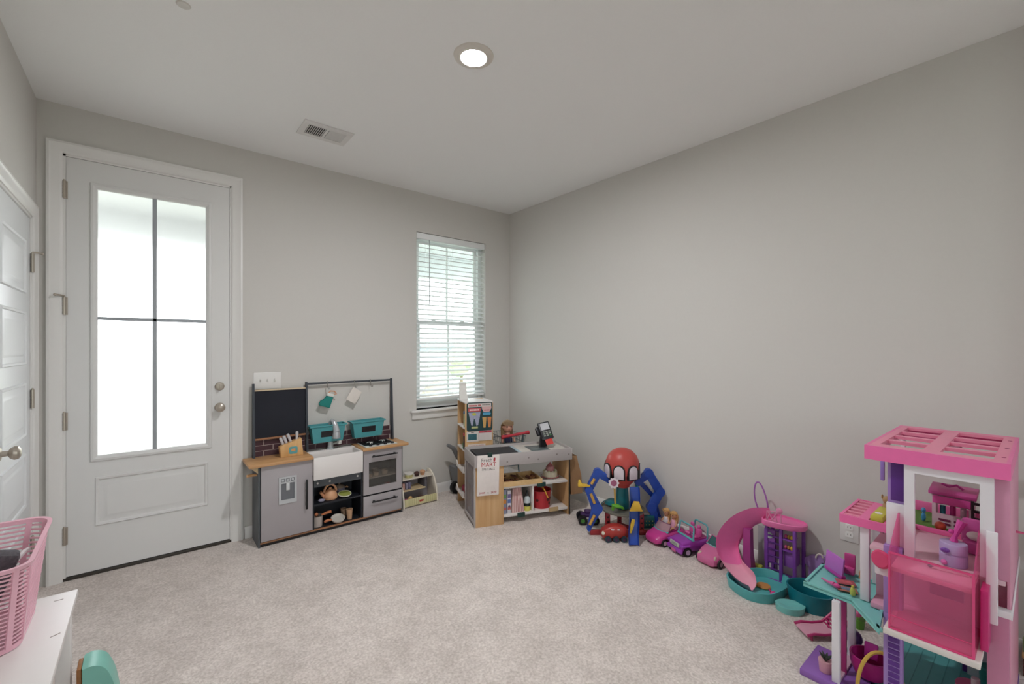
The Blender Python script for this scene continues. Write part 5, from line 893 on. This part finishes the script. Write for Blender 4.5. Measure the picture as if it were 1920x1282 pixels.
# elevator column, lower floor walls
for z0, z1, nm in ((F1z - .012, BZ0 - .02, 'lower'), (BZ0 - .02, .62, 'upper')):
    ec = dp_('elevator_column', dla, (2.095, 2.13, .332, .385, z0, z1))
    if nm == 'lower':
        for k in range(14): obj('elevator_rib', MB().box(2.0915, 2.0955, .339, .371, z0 + .02 + k * .0215, z0 + .036 + k * .0215, .0008, 1), dpu, ec)
dp_('lower_back', mat('cfd3dc', .45), (2.70, 2.71, Y0 + .012, Y1 - .012, F1z, F2z - .018)); dp_('lower_post', dpu, (2.56, 2.572, .206, .22, F1z, F2z - .018)); lp_ = dp_('lower_screen', mat('cfd6df', .4), (2.55, 2.562, .15, .205, F1z, F2z - .02))
for k, c_ in enumerate(('c8443c', 'd0913a', '4a9a86', '3f7fb0')): obj('rainbow_print', MB().tube([Vector((2.5485, .165 + (.018 - k * .0035) * math.cos(a), .16 + (.018 - k * .0035) * math.sin(a))) for a in [PI * j / 8 for j in range(9)]], .0016, 5), mat(c_, .5), lp_)
dp_('pet_hatch', dwh, (2.02, 2.05, BY1 + .004, .395, .535, .575)); obj('pink_dial', MB().lathe([(.03, 0), (.032, .006), (.026, .012), (0, .013)], (2.02, .375, .592), 18, (-1, .35, .15)), mat('cf3f6f', .3), dh)
obj('side_hook', MB().tube([(2.50, Y0 + .002, .66), (2.50, Y0 - .03, .66), (2.50, Y0 - .035, .70)], .005, 6), mat('cf5a86', .4), dh)
# left wing: base, posts, platform, little roof
dp_('wing_base', mat('8d5fae', .4), (2.072, 2.30, .440, .650, 0, .026), bev=.004)
for x, y in ((2.100, .530), (2.315, .530)): dp_('wing_post', dwh, (x - .012, x + .012, y - .013, y + .013, .026, .345))
dp_('wing_panel', mat('b33a7a', .4), (2.17, 2.182, .515, .545, .026, .345)); dp_('wing_plinth', mat('c9a3b5', .4), (2.112, 2.303, .518, .542, .026, .036))
pl = [(2.125, .652), (2.118, .487), (1.968, .372), (2.10, .388), (2.365, .388), (2.365, .652)]
pf = obj('wing_platform', MB().prism(pl, (0, 0, .352), (1, 0, 0), (0, 1, 0), .014), lteal, dh)
for a, c_ in zip(pl, pl[1:] + pl[:1]):
    a, c_ = Vector((*a, .366)), Vector((*c_, .366)); L_ = (c_ - a).length; ex = (c_ - a).normalized(); ctr = (pl and Vector((2.22, .48, .366))); nrm = Vector((-ex.y, ex.x, 0)); nrm = nrm if (ctr - a).dot(nrm) > 0 else -nrm
    obj('platform_rim', MB().loft([[p, p + nrm * .010, p + nrm * .010 + Vector((0, 0, .012)), p + Vector((0, 0, .012))] for p in (a - Vector((0, 0, .012)), c_ - Vector((0, 0, .012)))]), lteal, pf)
for x, y in ((2.163, .452), (2.36 - .01, .452)): dp_('wing_post', dwh, (x - .013, x + .013, y - .014, y + .014, .362, .652))
wr_ = dp_('wing_roof', dpk, (2.138, 2.148, .385, .53, .65, .682), (2.40, 2.41, .385, .53, .65, .682), (2.148, 2.40, .52, .53, .65, .682), (2.148, 2.40, .385, .395, .65, .682), (2.148, 2.40, .44, .47, .668, .6815), bev=0)
for k in range(6): obj('wing_roof_slat', MB().box(2.158 + k * .044, 2.178 + k * .044, .47, .52, .668, .680), salm, wr_)
dp_('wing_tray', dpk, (2.148, 2.40, .395, .44, .652, .660), par=wr_)
# --- furniture in and around the dollhouse
def single(name, b, m, lab, cat): return obj(name, b, m, label=lab, cat=cat)
cs = thing('toy_bench', 'lime doll bench cushion on the dollhouse wing roof', 'cushion', (2.24, .418, .6605)); obj('cushion', MB().box(2.16, 2.31, .397, .438, .6605, .700, .008), mat('c3bf4a', .5), cs); obj('flower_print', MB().lathe([(.012, 0), (.012, .0015), (0, .0015)], (2.20, .418, .6998), 8), mat('e6dfe0', .5), cs)
single('toy_puppy', MB().ball((2.35, .418, .688), (.022, .017, .027), 12, 8).ball((2.345, .418, .72), (.017, .016, .016), 12, 8).ball((2.345, .402, .73), (.006, .004, .01), 6, 5).ball((2.345, .434, .73), (.006, .004, .01), 6, 5), mat('a98a62', .8, 0, .3, 120), 'tan toy puppy sitting beside the lime cushion', 'toy animal')
KX, KY = 2.57, .246
ks = thing('toy_kiosk', 'white doll snack kiosk with magenta roof on dollhouse garden', 'kiosk', (KX, KY, F3z + .006)); z0 = F3z + .0062
b = MB(); b.box(KX - .045, KX - .038, KY - .06, KY - .048, z0, z0 + .14); b.box(KX - .045, KX - .038, KY + .048, KY + .06, z0, z0 + .14); b.box(KX - .045, KX - .038, KY - .048, KY + .048, z0, z0 + .055); b.box(KX - .045, KX - .038, KY - .048, KY + .048, z0 + .105, z0 + .14); b.box(KX - .038, KX + .045, KY + .052, KY + .06, z0, z0 + .14); b.box(KX - .038, KX + .045, KY - .06, KY - .052, z0, z0 + .14)
obj('walls', b, mat('dec6d2', .4), ks); obj('roof', MB().box(KX - .06, KX + .055, KY - .07, KY + .07, z0 + .14, z0 + .155, .003, rot=(0, -.12, 0)), mat('cc5aa2', .4), ks); obj('awning', MB().box(KX - .075, KX - .046, KY - .055, KY + .055, z0 + .10, z0 + .13, .003, rot=(0, .3, 0)), mat('cf4a9a', .4), ks); obj('bow', MB().tube([(KX - .01, KY - .03, z0 + .16), (KX - .01, KY - .01, z0 + .175), (KX - .01, KY + .012, z0 + .165), (KX - .01, KY + .035, z0 + .172)], .005, 6), mat('b84592', .4), ks)
for k in range(4): obj('vent', MB().box(KX - .047, KX - .0445, KY - .04 + (k % 2) * .045, KY - .005 + (k % 2) * .045, z0 + .012 + (k // 2) * .016, z0 + .020 + (k // 2) * .016), mat('7a2a52', .5), ks)
for k, c_ in enumerate(('2f8f98', 'c22f86', 'd8b8c8')): obj('drink', MB().cyl((KX - .02, KY + .03 - k * .03, z0 + .0), (KX - .02, KY + .03 - k * .03, z0 + .085 + k * .006), .009, seg=10), mat(c_, .4), ks)
ld = thing('toy_ladder', 'black doll ladder standing beside the snack kiosk', 'ladder', (2.47, .158, F3z)); blkm = mat('160a10', .5)
b = MB(); b.box(2.466, 2.474, .180, .188, F3z + .006, F3z + .15); obj('rail', b, blkm, ld); obj('rail', MB().box(2.466, 2.474, .125, .133, F3z + .006, F3z + .15), blkm, ld)
for k in range(5): obj('rung', MB().box(2.467, 2.473, .133, .180, F3z + .02 + k * .029, F3z + .030 + k * .029), blkm, ld)
single('toy_ball', MB().ball((2.475, .275, F3z + .024), .018, 14, 10), mat('c8563a', .45), 'orange toy ball on dollhouse grass by the kiosk', 'ball'); single('toy_bird', MB().ball((2.55, .335, F3z + .026), (.008, .008, .02), 10, 8).ball((2.55, .335, F3z + .054), (.008, .008, .012), 8, 6), mat('3f8fc0', .4), 'small blue toy bird on grass beside kiosk', 'toy animal')
ac = thing('doll_armchair', 'magenta doll armchair with white cushion on balcony', 'armchair', (2.32, .168, F3z)); 
b = MB(); b.box(2.285, 2.355, .135, .20, F3z + .0005, F3z + .045, .012); b.box(2.335, 2.362, .13, .205, F3z + .02, F3z + .115, .014); obj('shell', b, mat('cb5aa4', .4), ac)
obj('pillow', MB().ball((2.315, .165, F3z + .062), (.018, .024, .016), 12, 8), mat('ddd7d4', .6), ac)
stl = thing('doll_stool', 'lavender round doll table with pink bow on balcony', 'side table', (2.14, .205, F3z)); obj('drum', MB().lathe([(.034, 0), (.036, .004), (.036, .038), (.033, .041), (.036, .044), (.036, .074), (.034, .077), (0, .077)], (2.14, .205, F3z + .0003), 24), mat('b5a5d0', .4), stl); obj('bow', MB().ball((2.103, .222, F3z + .055), (.006, .012, .008), 8, 6), mat('7a4aa8', .4), stl); obj('pink_knob', MB().ball((2.108, .225, F3z + .012), .009, 8, 6), mat('d670b0', .4), stl)
tw2 = thing('doll_telescope', 'magenta doll telescope standing on the lavender table', 'telescope', (2.14, .20, F3z + .078)); obj('tube', MB().tube([(2.15, .205, F3z + .078), (2.15, .203, F3z + .095), (2.155, .195, F3z + .12), (2.16, .185, F3z + .15)], [.012, .007, .010, .014], 10), mat('d0479f', .4), tw2); obj('eyepiece', MB().ball((2.15, .212, F3z + .11), .008, 8, 6), mat('d0479f', .4), tw2)
cm = thing('doll_comb', 'pale doll comb lying on the balcony floor', 'comb', (2.06, .21, F3z)); obj('spine', MB().box(2.05, 2.066, .16, .25, F3z + .0003, F3z + .006, .002, rot=(0, 0, .15)), mat('dccdc8', .5), cm); obj('tip', MB().ball((2.05, .252, F3z + .006), (.006, .008, .005), 8, 6), mat('55807c', .4), cm)
tl = thing('doll_toilet', 'white doll toilet with pink lid on teal ground floor', 'toilet', (2.31, .175, F1z)); obj('bowl', MB().lathe([(.028, 0), (.03, .02), (.042, .06), (.044, .075), (0, .075)], (2.31, .175, F1z + .001), 22, None, 1.1, .9), mat('d8d6d8', .3), tl); obj('lid', MB().lathe([(.047, 0), (.047, .008), (0, .010)], (2.31, .175, F1z + .076), 22, None, 1.1, .9), mat('cf6a92', .4), tl); obj('paper_roll', MB().cyl((2.32, .165, F1z + .086), (2.32, .165, F1z + .115), .012, seg=12), mat('d8ccd0', .6), tl)
single('doll_laundry_bin', MB().lathe([(.034, 0), (.04, .12), (.034, .125), (0, .125)], (2.42, .125, F1z + .001), 20), mat('14706a', .4), 'dark teal doll bin behind the doll toilet', 'bin')
# things on the wing platform
PT = .3665
tv = thing('doll_screen', 'purple doll television screen propped on turquoise platform', 'television', (2.30, .585, PT)); SFm = frame((2.295, .585, PT), .9)
obj('screen', MB(SFm).box(-.05, .05, -.004, .004, .012, .085, .003, rot=(.1, 0, 0)), mat('b46ac0', .3), tv); obj('base', MB(SFm).box(-.05, .05, -.010, .010, .0003, .014, .002), mat('b43aa0', .35), tv)
pf_ = thing('doll_chair', 'pink doll chair behind the purple screen', 'chair', (2.342, .545, PT)); b = MB(); b.box(2.33, 2.358, .525, .565, PT + .0003, PT + .03, .006); b.box(2.348, 2.360, .525, .565, PT + .02, PT + .085, .006); obj('shell', b, mat('cf4f94', .4), pf_)
mc = thing('doll_microphone', 'pink doll microphone lying on the turquoise platform', 'microphone', (2.17, .58, PT)); obj('grip', MB().tube([(2.20, .607, PT + .005), (2.185, .585, PT + .006), (2.17, .555, PT + .010)], [.003, .004, .009], 10), mat('d6609c', .4), mc); obj('head', MB().ball((2.165, .545, PT + .010), (.010, .013, .0095), 10, 8), mat('d04a90', .4), mc)
for (x, y, a, c1_, lab) in ((2.245, .535, .5, 'a8505a', 'red patterned doll rug farther back on the platform'), (2.185, .515, .35, 'a86a58', 'brown framed doll picture lying flat on platform')):
    t = thing('doll_mat', lab, 'mat', (x, y, PT)); fr = frame((x, y, PT), a); obj('mat', MB(fr).box(-.022, .022, -.033, .033, .0002, .003, .001), mat(c1_, .6), t); obj('print', MB(fr).box(-.012, .012, -.02, .02, .003, .0036), mat('6a7a92' if x < 2.2 else 'c8606a', .6, 0, .5, 160), t)
bo = thing('doll_bottle', 'yellow and green doll bottle on platform by white post', 'bottle', (2.155, .49, PT)); obj('glass', MB().lathe([(.009, 0), (.011, .012), (.007, .024), (.004, .03), (0, .03)], (2.155, .49, PT + .0003), 12), mat('b5bf5a', .3), bo); obj('cap', MB().lathe([(.005, 0), (.005, .006), (0, .006)], (2.155, .49, PT + .0303), 10), mat('d0c24a', .4), bo)
for (x, y, c_, lab) in ((2.335, .505, 'c98548', 'tiny orange doll figurine standing on platform edge'), (2.333, .477, 'd0a43a', 'tiny yellow doll figurine standing on platform edge')): single('doll_figurine', MB().lathe([(.006, 0), (.004, .016), (.005, .022), (0, .036)], (x, y, PT + .0003), 10), mat(c_, .45), lab, 'figurine')
sw_ = thing('doll_swing', 'fluffy purple doll swing hanging under the wing roof', 'swing', (2.28, .418, .47)); b = MB(); rn = random.Random(3)
for k in range(16): b.ball((2.28 + rn.uniform(-.03, .03), .418 + rn.uniform(-.012, .012), .515 + rn.uniform(-.02, .02)), rn.uniform(.012, .018), 8, 6)
obj('seat', b, mat('8f5fae', .8, 0, .4, 150), sw_, ang=20); obj('cord', MB().cyl((2.28, .418, .53), (2.28, .418, .651), .0025, seg=6), mat('c9a3b5', .5), sw_)
# on the carpet and the purple base
lg = thing('doll_lounger', 'magenta doll sun lounger with striped seat on carpet', 'sun lounger', (2.445, .672, 0)); LF = frame((2.445, .672, 0), math.radians(-40)); lgm = mat('b5316c', .35)
prof_ = lambda s_: [(s_ * .1, .022), (s_ * .07, .03), (s_ * .02, .026), (-s_ * .03, .030), (-s_ * .06, .055), (-s_ * .095, .085)]
for y in (-.048, .048): obj('rail', MB(LF).tube([Vector((x, y, z)) for x, z in prof_(-1)], .006, 8), lgm, lg)
obj('seat', MB(LF).sheet([[Vector((x, y, z - .003)) for y in (-.042, 0, .042)] for x, z in prof_(-1)[:4]], .003, (0, 0, 1)), mat('d39aae', .5), lg)
for k in range(6): x, z = .035 + k * .011, .033 + k * .0095; obj('slat', MB(LF).box(x - .003, x + .003, -.044, .044, z - .003, z + .003), lgm, lg)
for x, y in ((-.08, -.045), (-.08, .045), (.06, -.045), (.06, .045)): obj('leg', MB(LF).cyl((x, y, .0005), (x, y, .03 if x < 0 else .05), .005, seg=8), lgm, lg)
pn = thing('doll_planter', 'pink doll plant pot with dark leaves on purple base', 'plant pot', (2.135, .60, .0265)); obj('pot', MB().lathe([(.022, 0), (.026, .045), (.022, .045), (0, .04)], (2.135, .575, .0268), 18), mat('d9a3ad', .4), pn)
for k in range(7): a = k * .9; obj('leaf', MB().tube([(2.135, .575, .068), (2.135 + .012 * math.cos(a), .575 + .012 * math.sin(a), .085), (2.135 + .022 * math.cos(a), .575 + .022 * math.sin(a), .092 + .004 * (k % 3))], [.003, .005, .001], 6), mat('3b4438', .6), pn)
pd = thing('doll_bathtub_chair', 'magenta doll pod chair on the purple base', 'chair', (2.235, .462, .0265)); 
obj('shell', MB().lathe([(.02, 0), (.05, .012), (.064, .05), (.066, .085), (.06, .086), (.046, .03), (0, .02)], (2.232, .452, .0268), 24), mat('b3237a', .35), pd); obj('back', MB().box(2.25, 2.262, .43, .475, .09, .15, .005, rot=(0, .2, 0)), mat('c2309a', .35), pd)
hp = thing('doll_hoop', 'yellow toy arch hoop in front of the magenta pod chair', 'hoop', (2.10, .42, .0265)); obj('arch', MB().tube([Vector((2.135 + .03 * math.cos(a), .40 + .065 * math.cos(a) * -1, .03 + .165 * math.sin(a))) for a in [PI * k / 16 for k in range(17)]], .0065, 8), mat('cba54a', .4), hp)
dc_ = thing('doll_stool_chair', 'dark purple doll seat with green legs behind white post', 'chair', (2.36, .535, 0)); obj('seat', MB().ball((2.375, .535, .08), (.03, .03, .035), 14, 10), mat('4f2266', .45), dc_)
for k in range(4): a = k * PI / 2 + .4; obj('leg', MB().cyl((2.375 + .012 * math.cos(a), .535 + .012 * math.sin(a), .055), (2.375 + .032 * math.cos(a), .535 + .032 * math.sin(a), .0005), .0035, seg=6), mat('3f7068', .4), dc_)
gc = thing('doll_flower_pot', 'green doll pot with pink flowers on carpet beyond dollhouse', 'plant pot', (2.635, .575, 0)); obj('pot', MB().lathe([(.02, 0), (.026, .045), (0, .045)], (2.635, .575, .0005), 16), mat('5f9a2c', .4), gc)
for k in range(6): a = k * 1.05; obj('flower', MB().ball((2.635 + .02 * math.cos(a), .575 + .02 * math.sin(a), .075 + .018 * (k % 3)), .016, 8, 6), mat('cf5a8a', .5), gc)
cr_ = thing('toy_crate', 'small brown wooden toy crate behind the dollhouse', 'crate', (2.82, .03, 0)); obj('box', MB().box(2.765, 2.90, -.03, .062, .0005, .075, .003), mat('6a3628', .6), cr_); obj('rim', MB().box(2.76, 2.905, -.035, .066, .075, .088, .003), wood('b98a5c', 'd3a676'), cr_)
gbt = thing('green_bottle', 'green toy bottle standing on the small brown crate', 'bottle', (2.80, .045, .0885)); obj('body', MB().lathe([(.018, 0), (.02, .05), (.012, .08), (0, .08)], (2.80, .045, .0887), 16), mat('7d8a4a', .4), gbt); obj('cap', MB().lathe([(.012, 0), (.010, .03), (0, .03)], (2.80, .045, .1689), 12), mat('79b84a', .4), gbt)
# ------------------------------------------------------------------ white bench with pink basket, mint toy
bn = thing('storage_bench', 'white painted storage bench along the left wall', 'bench', (-.31, 1.40, 0)); bw = mat('dcd7d5', .45, 0, .015)
bx0, bx1, by0, by1, bh = -.466, -.168, .85, 1.912, .60
obj('top', MB().box(bx0, bx1, by0, by1, bh - .018, bh, .003), bw, bn)
for y in (by0 + .01, by1 - .055): obj('end_leg', MB().box(bx1 - .045, bx1 - .012, y, y + .045, 0, bh - .018, .002), bw, bn); obj('end_leg', MB().box(bx0 + .004, bx0 + .04, y, y + .045, 0, bh - .018, .002), bw, bn)
obj('rear_rail', MB().box(bx1 - .03, bx1 - .02, by0 + .055, by1 - .055, bh - .08, bh - .018), bw, bn); obj('inner_panel', MB().box(bx0 + .01, bx0 + .02, by0 + .03, by1 - .03, .05, bh - .018), bw, bn); obj('low_shelf', MB().box(bx0 + .01, bx1 - .02, by0 + .02, by1 - .02, .18, .195), bw, bn)
for p, r_ in (((.0, 0), 0), ((.06, -.10), .5)): obj('scuff', MB().box(-.215 + p[0] * .3, -.195 + p[0] * .3, 1.86 + p[1] * 2.2, 1.863 + p[1] * 2.2, bh - .0002, bh + .0003, rot=(0, 0, r_)), mat('8a7f78', .8), bn)
bs_ = thing('pink_basket', 'pink slatted plastic basket standing on the white bench', 'basket', (-.345, 1.72, bh)); bpk = mat('e9b5c5', .35); N_ = 18
def bloop(f, dx=0.):
    z = bh + .0015 + .225 * f; hw = .098 + .024 * f; hl = .125 + .050 * f; cx, cy = -.345 + .0 * f, 1.735 - .01 * f
    return [Vector((cx + x, cy + y, z + (.02 * max(0, y / hl) * f))) for x, y in rrect(hw + dx, hl + dx, .045 + dx, 5)]
obj('floor_pan', MB().loft([bloop(0), bloop(.06), bloop(.06, -.004), bloop(.02, -.006)]), bpk, bs_)
for k in range(N_):
    f = .09 + k * .0485; l0, l1_ = bloop(f), bloop(f + .017); li0, li1 = bloop(f, -.004), bloop(f + .017, -.004)
    obj('slat', MB().loft([l0, l1_, li1, li0, l0], False, False), bpk, bs_)
obj('rim', MB().loft([bloop(.955, .004), bloop(1.0, .006), bloop(1.0, -.004), bloop(.955, -.004), bloop(.955, .004)], False, False), bpk, bs_)
nL = len(bloop(0))
for j in (2, 5, 8, 11, 14, 17, 20, 23): 
    obj('upright', MB().loft([[bloop(f, .0015)[j % nL] + (bloop(f, .0015)[(j + 1) % nL] - bloop(f, .0015)[j % nL]).normalized() * s_ - Vector((0, 0, 0)) for s_ in (-.006, .006)] + [bloop(f, -.005)[j % nL] + (bloop(f, -.005)[(j + 1) % nL] - bloop(f, -.005)[j % nL]).normalized() * s_ for s_ in (.006, -.006)] for f in (.05, .3, .6, .96)]), bpk, bs_)
it = thing('zip_pouch', 'dark grey patterned pouch inside the pink basket', 'pouch', (-.325, 1.71, bh + .02)); obj('pouch', MB().box(-.365, -.285, 1.69, 1.73, bh + .03, bh + .235, .012, rot=(.2, .30, .2)), mat('4c484e', .7, 0, .8, 120), it); obj('white_cord', MB().tube([(-.285, 1.72, bh + .17), (-.27, 1.74, bh + .185), (-.258, 1.76, bh + .198), (-.25, 1.765, bh + .20)], .006, 6), mat('dcd8da', .5), it)
single('blue_toy_cup', MB().lathe([(.03, 0), (.036, .07), (.03, .07), (.026, .01), (0, .008)], (-.325, 1.655, bh + .016), 18), mat('3f4f86', .4), 'dark blue toy cup at the bottom of pink basket', 'cup')
single('black_toy_case', MB().box(-.42, -.35, 1.77, 1.84, bh + .016, bh + .12, .006), mat('2b2a30', .5), 'black toy case at the back of pink basket', 'case')
mq = on_z(170, 1222, .40); mt_ = thing('mint_toy_case', 'mint green rounded toy case with brown edge beside bench', 'toy case', (mq.x, mq.y, 0))
MFr = frame((mq.x + .016, mq.y - .03, 0), 0); arch_ = lambda s_, y: [Vector((p.x * s_, y, p.y)) for p in smooth_open([(a, c_, 0) for a, c_ in [(-.03, .001), (.062, .001), (.058, .2), (.046, .31), (.032, .36), (.016, .385), (-.008, .396), (-.03, .394)]], 4)]
obj('shell', MB(MFr).loft([arch_(.94, -.05), arch_(1, -.04), arch_(1, .03), arch_(.94, .04)]), mat('7fbdb0', .4), mt_)
obj('brown_edge', MB(MFr).box(-.042, -.0305, -.038, .028, .12, .392, .003), mat('a06a3c', .6, 0, .5, 30), mt_); obj('blue_print', MB(MFr).box(-.044, -.0415, -.03, .02, .30, .33), mat('5a6a9a', .5), mt_); obj('lower_edge', MB(MFr).box(-.040, -.0305, -.038, .028, .02, .115, .003), mat('94502f', .6, 0, .4, 30), mt_)
